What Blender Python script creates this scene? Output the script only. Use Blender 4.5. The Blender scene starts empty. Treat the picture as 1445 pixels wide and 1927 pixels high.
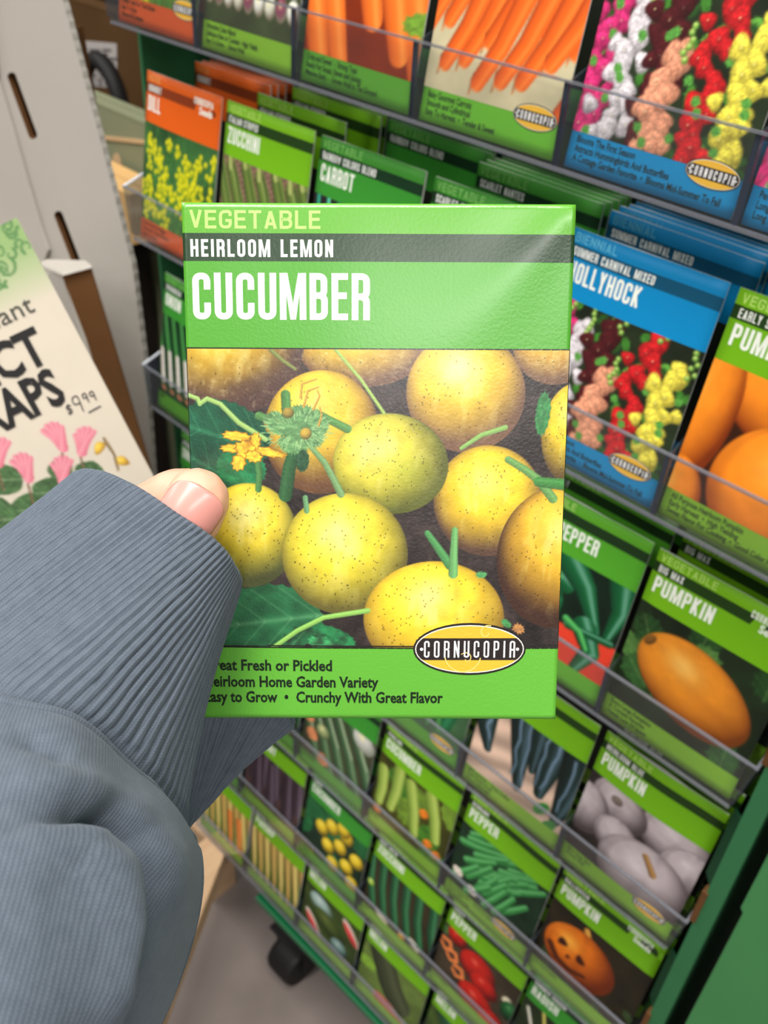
import bpy, math, random
import numpy as np
from mathutils import Matrix, Vector
random.seed(7)
SC = bpy.context.scene
COL = SC.collection
# ---------------------------------------------------------------- camera
S = .089                      # one pocket of the seed rack is 89 mm wide
PITCH = 1.6263                # tray spacing, in pockets
FLOOR_V = 11.75               # floor, in pockets below the top tray
F = 1800.0                    # focal length in pixels of the 1445 x 1927 frame
_rx, _ry, _rz = .8002993, .5689048, .5762726
_c, _s = math.cos, math.sin
RM = (np.array([[_c(_rz), -_s(_rz), 0], [_s(_rz), _c(_rz), 0], [0, 0, 1]])
      @ np.array([[_c(_ry), 0, _s(_ry)], [0, 1, 0], [-_s(_ry), 0, _c(_ry)]])
      @ np.array([[1, 0, 0], [0, _c(_rx), -_s(_rx)], [0, _s(_rx), _c(_rx)]]))
TR = np.array([-1.9741444, -3.5701187, 6.9605877])

def W3(u, v, z):              # rack coordinates (pockets right, pockets down, pockets inward) -> world
    return Vector((S*u, S*z, S*(FLOOR_V-v)))
def dirw(d):                  # camera-frame direction -> world direction
    r = RM.T @ np.array(d, float)
    return Vector((r[0], r[2], -r[1]))
_cr = -RM.T @ TR
CAMPOS = W3(*_cr)
def cam2w(p):                 # metres right, down, ahead of the photographer's eye -> world
    return CAMPOS + dirw(p)
def at(px, py, z):
    return cam2w(((px-722.5)/F*z, (py-963.5)/F*z, z))
cd = bpy.data.cameras.new('camera')
cam = bpy.data.objects.new('camera', cd); COL.objects.link(cam)
rt, dn, fw = dirw((1, 0, 0)), dirw((0, 1, 0)), dirw((0, 0, 1))
cam.matrix_world = Matrix(((rt.x, -dn.x, -fw.x, CAMPOS.x), (rt.y, -dn.y, -fw.y, CAMPOS.y), (rt.z, -dn.z, -fw.z, CAMPOS.z), (0, 0, 0, 1)))
cd.sensor_fit = 'VERTICAL'; cd.sensor_height = 36; cd.sensor_width = 27; cd.lens = F/1927*36
cd.clip_start = .01; cd.clip_end = 50
cd.dof.use_dof = True; cd.dof.focus_distance = .209; cd.dof.aperture_fstop = cd.lens/1.25
SC.camera = cam
# ---------------------------------------------------------------- world, lights, exposure
wd = bpy.data.worlds.new('world'); SC.world = wd; wd.use_nodes = True
wb = wd.node_tree.nodes['Background']; wb.inputs[0].default_value = (.93, .96, 1, 1); wb.inputs[1].default_value = .17
def lamp(name, loc, size, power, target=None, col=(1, .97, .93)):
    l = bpy.data.lights.new(name, 'AREA'); l.shape = 'RECTANGLE'; l.size, l.size_y = size; l.energy = power; l.color = col
    o = bpy.data.objects.new(name, l); COL.objects.link(o); o.location = loc
    if target is not None:
        o.rotation_euler = (Vector(target)-Vector(loc)).to_track_quat('-Z', 'Y').to_euler()
    return o
for x, y, p in [(2.95, -2.45, 70), (.55, -2.45, 50), (-1.85, -2.45, 40), (2.95, -.8, 72), (.55, -.8, 90), (-1.85, -.8, 72), (.55, -5.0, 40)]:      # rows of ceiling tubes
    lamp('ceiling_lamp', (x, y, 3.1), (.28, 1.5), p)
SC.view_settings.view_transform = 'Standard'; SC.view_settings.look = 'None'
SC.view_settings.exposure = -.40; SC.view_settings.gamma = 1; SC.view_settings.use_curve_mapping = False
SC.cycles.transparent_max_bounces = 24; SC.cycles.max_bounces = 7
# ---------------------------------------------------------------- helpers
def lin(c):
    c = np.asarray(c, float)/255.
    return np.where(c <= .04045, c/12.92, ((c+.055)/1.055)**2.4)
def tag(o, label=None, cat=None, group=None, kind=None):
    if label: o['label'] = label
    if cat: o['category'] = cat
    if group: o['group'] = group
    if kind: o['kind'] = kind
    return o
def link(name, me, parent=None):
    o = bpy.data.objects.new(name, me); COL.objects.link(o)
    if parent: o.parent = parent
    return o
def empty(name, loc=(0, 0, 0)):
    o = link(name, None); o.location = loc; o.empty_display_size = .02
    return o
def mesh(name, V, Fc, mat=None, col=None, vcol=None, smooth=False):
    """col: one sRGB colour per face; vcol: one sRGB colour per vertex"""
    me = bpy.data.meshes.new(name)
    if isinstance(Fc, np.ndarray):
        nf, k = Fc.shape; V = np.asarray(V, np.float32)
        me.vertices.add(len(V)); me.vertices.foreach_set('co', V.ravel())
        me.loops.add(nf*k); me.loops.foreach_set('vertex_index', Fc.astype(np.int32).ravel())
        me.polygons.add(nf); me.polygons.foreach_set('loop_start', np.arange(0, nf*k, k, dtype=np.int32))
        me.update(calc_edges=True)
    else:
        me.from_pydata([tuple(v) for v in V], [], [tuple(f) for f in Fc])
    if col is not None:
        a = me.color_attributes.new('Col', 'FLOAT_COLOR', 'CORNER')
        c = lin(col); n = [p.loop_total for p in me.polygons]
        if c.ndim == 1: c = np.tile(c, (len(n), 1))
        d = np.ones((sum(n), 4), np.float32); d[:, :3] = np.repeat(c, n, axis=0)
        a.data.foreach_set('color', d.ravel())
    if vcol is not None:
        a = me.color_attributes.new('Col', 'FLOAT_COLOR', 'POINT')
        d = np.ones((len(V), 4), np.float32); d[:, :3] = lin(vcol)
        a.data.foreach_set('color', d.ravel())
    if mat: me.materials.append(mat)
    if smooth: me.polygons.foreach_set('use_smooth', [True]*len(me.polygons))
    me.update()
    return me
def gridfaces(nu, nv, wrap=False):
    i = np.arange(nv-1)[:, None]*nu; j = np.arange(nu-1 if not wrap else nu)[None, :]; j2 = (j+1) % nu
    return np.stack([i+j, i+j2, i+nu+j2, i+nu+j], -1).reshape(-1, 4)
class MB:
    def __init__(s): s.v, s.f, s.c = [], [], []
    def poly(s, pts, c=None):
        n = len(s.v); s.v += [tuple(p) for p in pts]; s.f.append(tuple(range(n, n+len(pts)))); s.c.append(c)
    def prism(s, a, b, c=None):         # two matching outlines
        n, k = len(s.v), len(a); s.v += [tuple(p) for p in a]+[tuple(p) for p in b]
        fs = [tuple(range(n, n+k))[::-1], tuple(range(n+k, n+2*k))]+[(n+i, n+(i+1) % k, n+k+(i+1) % k, n+k+i) for i in range(k)]
        s.f += fs; s.c += [c]*len(fs)
    def box(s, p, q, c=None):
        (x0, y0, z0), (x1, y1, z1) = p, q
        s.prism([(x0, y0, z0), (x1, y0, z0), (x1, y1, z0), (x0, y1, z0)], [(x0, y0, z1), (x1, y0, z1), (x1, y1, z1), (x0, y1, z1)], c)
    def build(s, name, mat, parent=None, smooth=False):
        col = None if s.c and s.c[0] is None else np.array(s.c)
        return link(name, mesh(name, s.v, s.f, mat, col=col, smooth=smooth), parent)
def rackbox(mb, u0, u1, v0, v1, z0, z1):
    mb.box(W3(u0, v1, z0), W3(u1, v0, z1))
def bevel(o, w, n=2):
    m = o.modifiers.new('bevel', 'BEVEL'); m.width = w; m.segments = n; m.limit_method = 'ANGLE'
    return o
# ---------------------------------------------------------------- materials
def new_mat(name):
    m = bpy.data.materials.new(name); m.use_nodes = True
    nt = m.node_tree; return m, nt, nt.nodes['Principled BSDF']
def noise_bump(nt, b, scale, strength, dist=.001, detail=3, coord='Object'):
    tc = nt.nodes.new('ShaderNodeTexCoord'); n = nt.nodes.new('ShaderNodeTexNoise'); n.inputs['Scale'].default_value = scale; n.inputs['Detail'].default_value = detail
    bp = nt.nodes.new('ShaderNodeBump'); bp.inputs['Strength'].default_value = strength; bp.inputs['Distance'].default_value = dist
    nt.links.new(tc.outputs[coord], n.inputs['Vector']); nt.links.new(n.outputs['Fac'], bp.inputs['Height']); nt.links.new(bp.outputs[0], b.inputs['Normal'])
    return n, bp
def simple(name, col, rough=.6, spec=.5, bump=None, metal=0, var=0):
    m, nt, b = new_mat(name)
    b.inputs['Base Color'].default_value = (*lin(col), 1); b.inputs['Roughness'].default_value = rough
    b.inputs['Specular IOR Level'].default_value = spec; b.inputs['Metallic'].default_value = metal
    if bump: n, _ = noise_bump(nt, b, *bump)
    if var:
        tc = nt.nodes.new('ShaderNodeTexCoord'); n = nt.nodes.new('ShaderNodeTexNoise'); n.inputs['Scale'].default_value = 14; n.inputs['Detail'].default_value = 5
        mx = nt.nodes.new('ShaderNodeMix'); mx.data_type = 'RGBA'
        mx.inputs['A'].default_value = (*lin(np.array(col)*(1-var)), 1); mx.inputs['B'].default_value = (*lin(np.minimum(np.array(col)*(1+var), 255)), 1)
        nt.links.new(tc.outputs['Object'], n.inputs['Vector']); nt.links.new(n.outputs['Fac'], mx.inputs['Factor']); nt.links.new(mx.outputs['Result'], b.inputs['Base Color'])
    return m
def printed(name, rough, spec, bscale, bstr, coat=0):
    m, nt, b = new_mat(name)
    a = nt.nodes.new('ShaderNodeAttribute'); a.attribute_name = 'Col'
    nt.links.new(a.outputs['Color'], b.inputs['Base Color'])
    b.inputs['Roughness'].default_value = rough; b.inputs['Specular IOR Level'].default_value = spec
    b.inputs['Coat Weight'].default_value = coat; b.inputs['Coat Roughness'].default_value = .22
    noise_bump(nt, b, bscale, bstr, .0004)
    return m
M_PRINT = printed('printed_paper', .5, .28, 900, .05)
M_HERO = printed('glossy_printed_paper', .34, .6, 1500, .16, .35)
M_CARD = printed('printed_card', .6, .3, 700, .05)
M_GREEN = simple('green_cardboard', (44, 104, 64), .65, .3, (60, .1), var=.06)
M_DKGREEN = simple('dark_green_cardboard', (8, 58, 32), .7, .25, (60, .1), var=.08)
M_RAW = simple('raw_cardboard_edge', (92, 62, 36), .9, .1, (300, .4), var=.2)
M_BOX = simple('brown_cardboard', (138, 88, 42), .85, .15, (90, .1), var=.08)
M_WHITE = simple('white_coated_cardboard', (178, 172, 163), .6, .35, (50, .04), var=.02)
M_BLACK = simple('black_rubber', (22, 20, 20), .6, .3)
M_STEEL = simple('grey_metal', (110, 110, 112), .4, .5, metal=.8)
M_PAPERW = simple('white_paper', (225, 222, 214), .7, .2)
def plastic(name, tint, milk, milkcol, gl=1.0):
    m = bpy.data.materials.new(name); m.use_nodes = True; nt = m.node_tree; nt.nodes.clear()
    out = nt.nodes.new('ShaderNodeOutputMaterial'); tr = nt.nodes.new('ShaderNodeBsdfTransparent'); tr.inputs[0].default_value = (*tint, 1)
    gs = nt.nodes.new('ShaderNodeBsdfGlossy'); gs.inputs['Roughness'].default_value = .12
    df = nt.nodes.new('ShaderNodeBsdfDiffuse'); df.inputs[0].default_value = (*lin(milkcol), 1)
    lw = nt.nodes.new('ShaderNodeLayerWeight'); lw.inputs[0].default_value = .5; pw = nt.nodes.new('ShaderNodeMath'); pw.operation = 'POWER'; pw.inputs[1].default_value = 5; nt.links.new(lw.outputs['Facing'], pw.inputs[0])
    fr = nt.nodes.new('ShaderNodeMath'); fr.operation = 'MULTIPLY_ADD'; fr.inputs[1].default_value = .9; fr.inputs[2].default_value = .03; nt.links.new(pw.outputs[0], fr.inputs[0])
    m1 = nt.nodes.new('ShaderNodeMixShader'); m1.inputs[0].default_value = milk
    m2 = nt.nodes.new('ShaderNodeMixShader')
    nt.links.new(tr.outputs[0], m1.inputs[1]); nt.links.new(df.outputs[0], m1.inputs[2])
    nt.links.new(fr.outputs[0], m2.inputs[0]); nt.links.new(m1.outputs[0], m2.inputs[1]); nt.links.new(gs.outputs[0], m2.inputs[2]); nt.links.new(m2.outputs[0], out.inputs[0])
    return m
M_CLEAR = plastic('clear_acrylic', (.985, .988, .988), .010, (200, 205, 210))
M_GLINTRIM = plastic('acrylic_edge_painted_glint', (.7, .72, .75), .75, (225, 230, 238))  # reflected highlight on the left end rims, painted in as a whitish colour
M_RIM = plastic('acrylic_edge', (.66, .68, .70), .34, (150, 152, 160))
M_DIV = plastic('acrylic_divider', (.72, .76, .80), .10, (120, 128, 140))
M_DIVEDGE = simple('acrylic_divider_edge', (44, 52, 66), .25, .5)
# ---------------------------------------------------------------- flat lettering: a condensed stroke alphabet
def _round(pts, r, closed=False, n=5):
    out = []; N = len(pts)
    for i, p in enumerate(pts):
        p = np.array(p, float)
        if not closed and i in (0, N-1): out.append(p); continue
        a, b = np.array(pts[i-1], float), np.array(pts[(i+1) % N], float)
        da, db = a-p, b-p; la, lb = np.linalg.norm(da), np.linalg.norm(db); rr = min(r, la*.5, lb*.5)
        p0, p2 = p+da/la*rr, p+db/lb*rr
        for k in range(n+1):
            t = k/n; out.append((1-t)**2*p0+2*t*(1-t)*p+t*t*p2)
    return out
def _ribbon(pts, t, closed=False):
    """outline strips of an even stroke, returned as quads"""
    P = np.array(pts); N = len(P); L, R = [], []
    for i in range(N):
        a = P[i-1] if (i or closed) else P[i]; b = P[(i+1) % N] if (i < N-1 or closed) else P[i]
        d1 = P[i]-a; d2 = b-P[i]
        n1 = np.linalg.norm(d1); n2 = np.linalg.norm(d2)
        d1 = d1/n1 if n1 > 1e-9 else d2/n2; d2 = d2/n2 if n2 > 1e-9 else d1
        m = d1+d2; m /= (np.linalg.norm(m)+1e-9); nrm = np.array([-m[1], m[0]]); k = 1/max(.45, abs(np.dot(nrm, [-d1[1], d1[0]])))
        L.append(P[i]+nrm*t/2*k); R.append(P[i]-nrm*t/2*k)
    q = []
    for i in range(N if closed else N-1):
        j = (i+1) % N; q.append([L[i], R[i], R[j], L[j]])
    return q
def glyph(ch, w, h, t, th=None):
    a, b, lo, hi, m = t/2, w-t/2, t/2, h-t/2, h*.52
    r = w*.45; q = []
    def S_(p, rr=0, closed=False):
        q.extend(_ribbon(_round(p, rr, closed) if rr else [np.array(x, float) for x in p], t, closed))
    if ch in 'OQ0': S_([(a, lo), (a, hi), (b, hi), (b, lo)], r, True)
    elif ch in 'C': S_([(b, h*.64), (b, hi), (a, hi), (a, lo), (b, lo), (b, h*.36)], r)
    elif ch == 'G': S_([(b, h*.68), (b, hi), (a, hi), (a, lo), (b, lo), (b, m)], r); S_([(w*.5, m-t/2), (w, m-t/2)])
    elif ch == 'U': S_([(a, h), (a, lo), (b, lo), (b, h)], r)
    elif ch == 'J': S_([(b, h), (b, lo), (a, lo), (a, h*.3)], r)
    elif ch == 'D': S_([(a, lo), (a, hi), (b, hi), (b, lo)], r*.8, True); S_([(a, 0), (a, h)])
    elif ch == 'B': S_([(a, 0), (a, h)]); S_([(a, hi), (b-.03*w, hi), (b-.03*w, m), (a, m)], r*.8); S_([(a, m), (b, m), (b, lo), (a, lo)], r*.8)
    elif ch == 'P': S_([(a, 0), (a, h)]); S_([(a, hi), (b, hi), (b, m-.04*h), (a, m-.04*h)], r*.8)
    elif ch == 'R': S_([(a, 0), (a, h)]); S_([(a, hi), (b, hi), (b, m-.02*h), (a, m-.02*h)], r*.8); S_([(w*.55, m-.02*h), (b, m-.08*h), (b, 0)], r*.4)
    elif ch in 'EF':
        S_([(a, 0), (a, h)]); S_([(a, hi), (w, hi)]); S_([(a, m), (w*.93, m)])
        if ch == 'E': S_([(a, lo), (w, lo)])
    elif ch == 'L': S_([(a, 0), (a, h)]); S_([(a, lo), (w, lo)])
    elif ch == 'I': S_([(a, 0), (a, h)])
    elif ch == 'H': S_([(a, 0), (a, h)]); S_([(b, 0), (b, h)]); S_([(a, m), (b, m)])
    elif ch == 'T': S_([(w/2, 0), (w/2, h)]); S_([(0, hi), (w, hi)])
    elif ch == 'N': S_([(a, 0), (a, h)]); S_([(b, 0), (b, h)]); S_([(a, h-t*.6), (b, t*.6)])
    elif ch == 'M':
        S_([(a*.9, 0), (a*.9, h)]); S_([(w-a*.9, 0), (w-a*.9, h)]); k = t*.42
        q.append([(t*.5, h), (t*1.15, h), (w/2+k, 0), (w/2-k, 0)]); q.append([(w-t*1.15, h), (w-t*.5, h), (w/2+k, 0), (w/2-k, 0)])
    elif ch == 'A': S_([(a, 0), (w/2, h-t*.3)]); S_([(b, 0), (w/2, h-t*.3)]); S_([(w*.22, h*.27), (w*.78, h*.27)])
    elif ch == 'a': S_([(a, 0), (a, hi), (b, hi), (b, 0)], r); S_([(a, m*.9), (b, m*.9)])      # round-topped A of the emblem
    elif ch == 'V': S_([(a, h), (w/2, t*.3)]); S_([(b, h), (w/2, t*.3)])
    elif ch == 'W': S_([(a, h), (w*.28, t*.3), (w*.5, h*.9)]); S_([(w*.5, h*.9), (w*.72, t*.3), (b, h)])
    elif ch == 'X': S_([(a, 0), (b, h)]); S_([(a, h), (b, 0)])
    elif ch == 'Y': S_([(a, h), (w/2, m-.05*h)]); S_([(b, h), (w/2, m-.05*h)]); S_([(w/2, 0), (w/2, m)])
    elif ch == 'K': S_([(a, 0), (a, h)]); S_([(a, m*.8), (b, h)]); S_([(w*.38, m*1.05), (b, 0)])
    elif ch == 'Z': S_([(0, hi), (w, hi)]); S_([(b-t*.1, hi), (a+t*.1, lo)]); S_([(0, lo), (w, lo)])
    elif ch == 'S': S_([(b, h*.68), (b, hi), (a, hi), (a, m+.02*h), (b, m-.06*h), (b, lo), (a, lo), (a, h*.32)], r*.8)
    elif ch == '$': S_([(b, h*.7), (b, hi*.92), (a, hi*.92), (a, m), (b, m), (b, lo+.08*h), (a, lo+.08*h), (a, h*.3)], r*.8); S_([(w/2, 0), (w/2, h)])
    elif ch == '9': S_([(b, m), (a, m), (a, hi), (b, hi), (b, 0)], r)
    elif ch == '.': S_([(a, 0), (a, t)])
    elif ch == '*': S_([(a*.6, h*.5-t*.6), (a*.6+t*1.2, h*.5-t*.6), (a*.6+t*1.2, h*.5+t*.6), (a*.6, h*.5+t*.6)], t*.5, True)
    return q
WID = {'I': None, 'M': 1.42, 'W': 1.5, ' ': .62, '.': None, '*': .8, 'L': .88, 'E': .9, 'F': .88, 'T': 1.0}
def caps(text, x, y, h, cw, t, gap):
    """condensed capitals, baseline at y (y grows downwards); quads in packet millimetres"""
    out = []
    for ch in text:
        k = WID.get(ch, 1)
        w = t*1.02 if k is None else cw*k
        for q in glyph(ch, w, h, t):
            out.append([(x+p[0], y-p[1]) for p in q])
        x += w+gap
    return out, x
_tc = {}
def text_tris(s, offset=0.0):
    """Blender's own built-in typeface as triangles with capital height about 0.73"""
    k = (s, offset)
    if k not in _tc:
        cu = bpy.data.curves.new('t', 'FONT'); cu.body = s; cu.offset = offset; cu.resolution_u = 2; cu.fill_mode = 'FRONT'
        o = bpy.data.objects.new('t', cu); COL.objects.link(o)
        me = bpy.data.meshes.new_from_object(o)
        V = np.array([v.co[:2] for v in me.vertices]).reshape(-1, 2); P = [list(p.vertices) for p in me.polygons]
        bpy.data.meshes.remove(me); bpy.data.objects.remove(o); bpy.data.curves.remove(cu)
        _tc[k] = (V, P)
    return _tc[k]
def words(s, x, y, size, xs=.72, offset=.012):
    V, P = text_tris(s, offset)
    if not len(V): return []
    V = V*[size*xs, -size]+[x, y]
    return [[tuple(V[i]) for i in p] for p in P]
# ---------------------------------------------------------------- painting printed pictures (numpy colour fields)
def vnoise(X, Y, sc, seed=0, oct=3):
    out = np.zeros_like(X, float); amp = 1; tot = 0
    for o in range(oct):
        rng = np.random.RandomState(int(abs(seed)+o*17) % 100000); T = rng.rand(64, 64)
        x, y = X*sc*2**o+13.7*o, Y*sc*2**o+7.1*o
        xi, yi = np.floor(x).astype(int), np.floor(y).astype(int); fx, fy = x-xi, y-yi
        fx, fy = fx*fx*(3-2*fx), fy*fy*(3-2*fy)
        g = lambda a, b: T[a % 64, b % 64]
        out += amp*((g(xi, yi)*(1-fx)+g(xi+1, yi)*fx)*(1-fy)+(g(xi, yi+1)*(1-fx)+g(xi+1, yi+1)*fx)*fy); tot += amp; amp *= .5
    return out/tot
class Art:
    def __init__(s, X, Y, bg, soft=1.5, unit=1.0):
        s.X, s.Y, s.soft, s.u = X, Y, soft, unit
        s.C = np.tile(np.array(bg, float), (len(X), 1)); s.k = 0
    def mix(s, a, col):
        a = np.clip(a, 0, 1)[:, None]; s.C = s.C*(1-a)+np.asarray(col, float)*a
    def mottle(s, amt, sc, seed=1):
        n = vnoise(s.X, s.Y, sc, seed)-.5; s.C = np.clip(s.C*(1+amt*2*n[:, None]), 0, 255)
    def loc(s, cx, cy, rx, ry, ang):
        c, n = math.cos(ang), math.sin(ang); dx, dy = s.X-cx, s.Y-cy
        return (dx*c+dy*n)/rx, (-dx*n+dy*c)/ry
    def ball(s, cx, cy, rx, ry, ang=0, base=(230, 200, 50), dark=(90, 60, 30), hi=(250, 240, 170), L=(-.25, -.45), ribs=0, axis=0, pw=1.3, mot=.06, hs=.5, fl=0, rim=0):
        s.k += 1
        a, b = s.loc(cx, cy, rx, ry, ang); r2 = a*a+b*b; r = np.sqrt(r2)
        if fl: r = r*(1+fl*np.cos(3*np.arctan2(b, a)+s.k)); r2 = r*r
        al = (1-r)*min(rx, ry)/s.soft+.5
        z = np.sqrt(np.clip(1-r2, 0, 1)); c, n = math.cos(ang), math.sin(ang)
        nx, ny = a*c-b*n, a*n+b*c
        lz = math.sqrt(max(0, 1-L[0]**2-L[1]**2)); d = np.clip(nx*L[0]+ny*L[1]+z*lz, 0, 1)
        if ribs:
            th = np.arctan2(a if not axis else b, z+.25); d = d*(1-.16*(.5+.5*np.cos(th*ribs))**4)
        t = np.clip(d, 0, 1)**pw; t = np.clip(t*1.35, 0, 1)[:, None]
        col = np.array(dark)*(1-t)+np.array(base)*t
        h = np.exp(-((nx-L[0]*.8)**2+(ny-L[1]*.8)**2)/(hs*hs*.35))[:, None]*.75
        col = col*(1-h)+np.array(hi)*h
        if mot: col = col*(1+mot*2*(vnoise(a*3+s.k, b*3, 1.7, s.k)-.5))[:, None]
        s.mix(al, col)
    def tube(s, pts, w0, w1=None, base=(80, 140, 60), dark=None, hi=None, cap=True, soft=None):
        """rounded tapering stroke along a polyline, shaded across"""
        w1 = w0 if w1 is None else w1; dark = np.array(base)*.45 if dark is None else dark; hi = np.minimum(np.array(base)*1.3+30, 255) if hi is None else hi
        P = np.array(pts, float); seg = np.linalg.norm(np.diff(P, axis=0), axis=1); T = np.r_[0, np.cumsum(seg)]/max(seg.sum(), 1e-9)
        best = np.full(len(s.X), 1e9); sd = np.zeros(len(s.X)); tt = np.zeros(len(s.X))
        for i in range(len(P)-1):
            d = P[i+1]-P[i]; L2 = d@d; t = np.clip(((s.X-P[i, 0])*d[0]+(s.Y-P[i, 1])*d[1])/L2, 0, 1)
            ex, ey = s.X-P[i, 0]-t*d[0], s.Y-P[i, 1]-t*d[1]; dist = np.hypot(ex, ey)
            m = dist < best; best[m] = dist[m]; tt[m] = (T[i]+t*(T[i+1]-T[i]))[m]
            sg = (ey*d[0]-ex*d[1])/math.sqrt(L2); sd[m] = sg[m]
        w = w0+(w1-w0)*tt; n = np.clip(sd/np.maximum(w, 1e-6), -1, 1)
        al = (w-best)/(soft or s.soft)+.5
        t = np.clip(np.sqrt(np.clip(1-(n+.3)**2/1.69, 0, 1)), 0, 1)[:, None]
        col = np.array(dark)*(1-t)+np.array(base)*t
        h = (np.exp(-((n+.35)/.28)**2)*.45)[:, None]; col = col*(1-h)+np.array(hi)*h
        s.mix(al, col)
    def leaf(s, cx, cy, rx, ry, ang, base, jag=.18, seed=0, vein=None, n=11):
        a, b = s.loc(cx, cy, rx, ry, ang); r = np.hypot(a, b); th = np.arctan2(b, a)
        r = r*(1+jag*np.abs(np.sin(th*n/2+seed))+jag*.8*(vnoise(th*3+9, r*0+seed, 1, seed)-.5))
        c = np.array(base, float)*(.72+.55*vnoise(a*2.5+seed, b*2.5, 1.3, seed+5))[:, None]
        if vein is not None:
            v = np.exp(-(np.abs(b)/.06)**2)+.7*np.exp(-(np.abs(np.sin(a*7+np.abs(b)*5))/.16)**2)*(r < .95)
            c = c*(1-.45*v[:, None])+np.array(vein)*.45*v[:, None]
        s.mix((1-r)*min(rx, ry)/s.soft+.5, c)
    def specks(s, cx, cy, rx, ry, n, seed, size, col=(40, 30, 10)):
        rg = np.random.RandomState(int(abs(seed)))
        for _ in range(n):
            th, q = rg.rand()*6.28, rg.rand()**.5*.93
            x, y = cx+rx*q*math.cos(th), cy+ry*q*math.sin(th)
            m = (np.abs(s.X-x) < size*3) & (np.abs(s.Y-y) < size*3)
            if m.any():
                d = np.hypot((s.X[m]-x)*1.25, s.Y[m]-y); a = np.clip((size-d)/size*1.6, 0, .85)[:, None]
                s.C[m] = s.C[m]*(1-a)+np.array(col)*a
# small pictures: x runs 0..1 across the picture, y 0..0.82 down it
def pic_rng(k): return np.random.RandomState(k)
def P_dill(A):
    A.mottle(.35, 5); g = pic_rng(3)
    for i in range(26): A.tube([(g.rand(), .85), (g.rand(), g.rand()*.3)], .008, .004, (70, 130, 50))
    for i in range(64):
        x, y = .03+g.rand()*.94, .10+g.rand()*.68
        for k in range(6): A.ball(x+g.randn()*.022, y+g.randn()*.034, .022, .026, 0, (214, 205, 22), (120, 140, 20), (236, 232, 60))
def P_zuc(A):
    X, Y = A.X, A.Y; w = .5+.5*np.sin(X*90+Y*20)*np.sin(Y*110); A.C = A.C*(.75+.4*w)[:, None]
    for i, x in enumerate([.05, .22, .4, .58, .76, .93, 1.05]):
        A.tube([(x-.1, .02+.05*(i % 2)), (x+.05, .35), (x+.22, .85)], .06, .085, (106, 128, 56), (32, 48, 18), (190, 200, 130)); A.tube([(x-.07, .04), (x+.08, .35), (x+.25, .85)], .012, .014, (60, 84, 34), (50, 74, 30), (70, 94, 40))
        A.tube([(x-.1, .02+.05*(i % 2)), (x-.12, -.05)], .03, .03, (150, 160, 90))
def P_carrotmix(A):
    g = pic_rng(5)
    for i in range(9):
        A.tube([(.05+i*.11, .0), (.07+i*.105, .3)], .018, .022, [(40, 150, 120), (80, 190, 150), (30, 110, 90)][i % 3])
        A.tube([(.07+i*.105, .26), (.1+i*.1, .85)], .05, .03, [(110, 40, 120), (230, 130, 30), (225, 200, 90)][i % 3])
def P_carrot(A, fat=False):
    A.mottle(.1, 6)
    if fat:
        for i, (x, y) in enumerate([(-.05, .3), (.9, .5), (.2, .5), (.45, .2), (.7, .35), (.05, .62)]):
            A.tube([(x-.14, y-.8), (x, y-.1), (x+.14, y+.32)], .16, .085, (236, 116, 36), (150, 52, 14), (252, 176, 92))
        A.leaf(.98, .5, .07, .16, 1.4, (110, 150, 50))
        return
    for i, (x, y, l) in enumerate([(-.06, .56, .5), (.12, .48, .5), (.80, .44, .5), (.28, .66, .6), (.44, .54, .5), (1.0, .5, .5), (.14, .70, .6), (.56, .72, .62), (.40, .76, .6), (.70, .70, .6), (.86, .58, .6), (.92, .93, .3)]):
        A.tube([(x-.03, y-.08), (x-.05, y+.02)], .012, .004, (210, 110, 50))
        A.tube([(x+.30, y-l-.1), (x+.12, y-.25), (x, y-.05)], .072, .05, (236, 102, 28), (140, 46, 14), (250, 150, 70))
def P_holly(A):
    A.mottle(.4, 7); g = pic_rng(11)
    for i in range(60): A.leaf(g.rand(), g.rand()*.85, .03+.03*g.rand(), .03, g.rand()*3, [(60, 120, 40), (95, 160, 60), (38, 80, 30)][i % 3], .3, i)
    cols = [(.08, (222, 50, 120), .02), (.22, (226, 218, 222), .12), (.42, (78, 20, 24), .04), (.48, (238, 160, 124), .34), (.68, (206, 30, 34), .0), (.88, (238, 222, 78), .14)]
    for cx, c, y0 in cols:
        for k in range(26):
            y = y0+(.80-y0)*k/25.; w = .03+.06*min(1, (y-y0)*3+.2)
            x = cx+.10*(.42-y)+g.randn()*w*.6
            q = .7+.35*g.rand(); A.ball(x, y, .060*q, .055*q, g.rand()*3, np.array(c)*(.82+.14*g.rand()), np.array(c)*.62, np.minimum(np.array(c)*1.06+6, 255), fl=.13, mot=.30, hs=.9); A.ball(x, y, .016*q, .016*q, 0, np.array(c)*.8+10, np.array(c)*.6)
        for k in range(5):
            y = y0+.1+.66*g.rand(); A.leaf(cx+.1*(.42-y)+g.randn()*.05, y, .028, .03, g.rand()*3, (84, 150, 62), .3, k)
        for k in range(6): A.ball(cx+.1*(.42-y0)+.04+g.randn()*.015, y0-.12+k*.03, .018, .018, 0, (140, 185, 80), (70, 110, 40))
def P_pump_big(A):
    for x, y, rx, ry, a in [(.60, .04, .58, .36, .2), (-.02, .32, .25, .50, .1), (1.05, .2, .3, .3, .3), (.02, .86, .2, .28, 0), (.70, .60, .50, .44, .1)]:
        A.ball(x, y, rx, ry, a, (244, 140, 32), (120, 46, 8), (250, 186, 84), ribs=7, pw=1.0)
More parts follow.
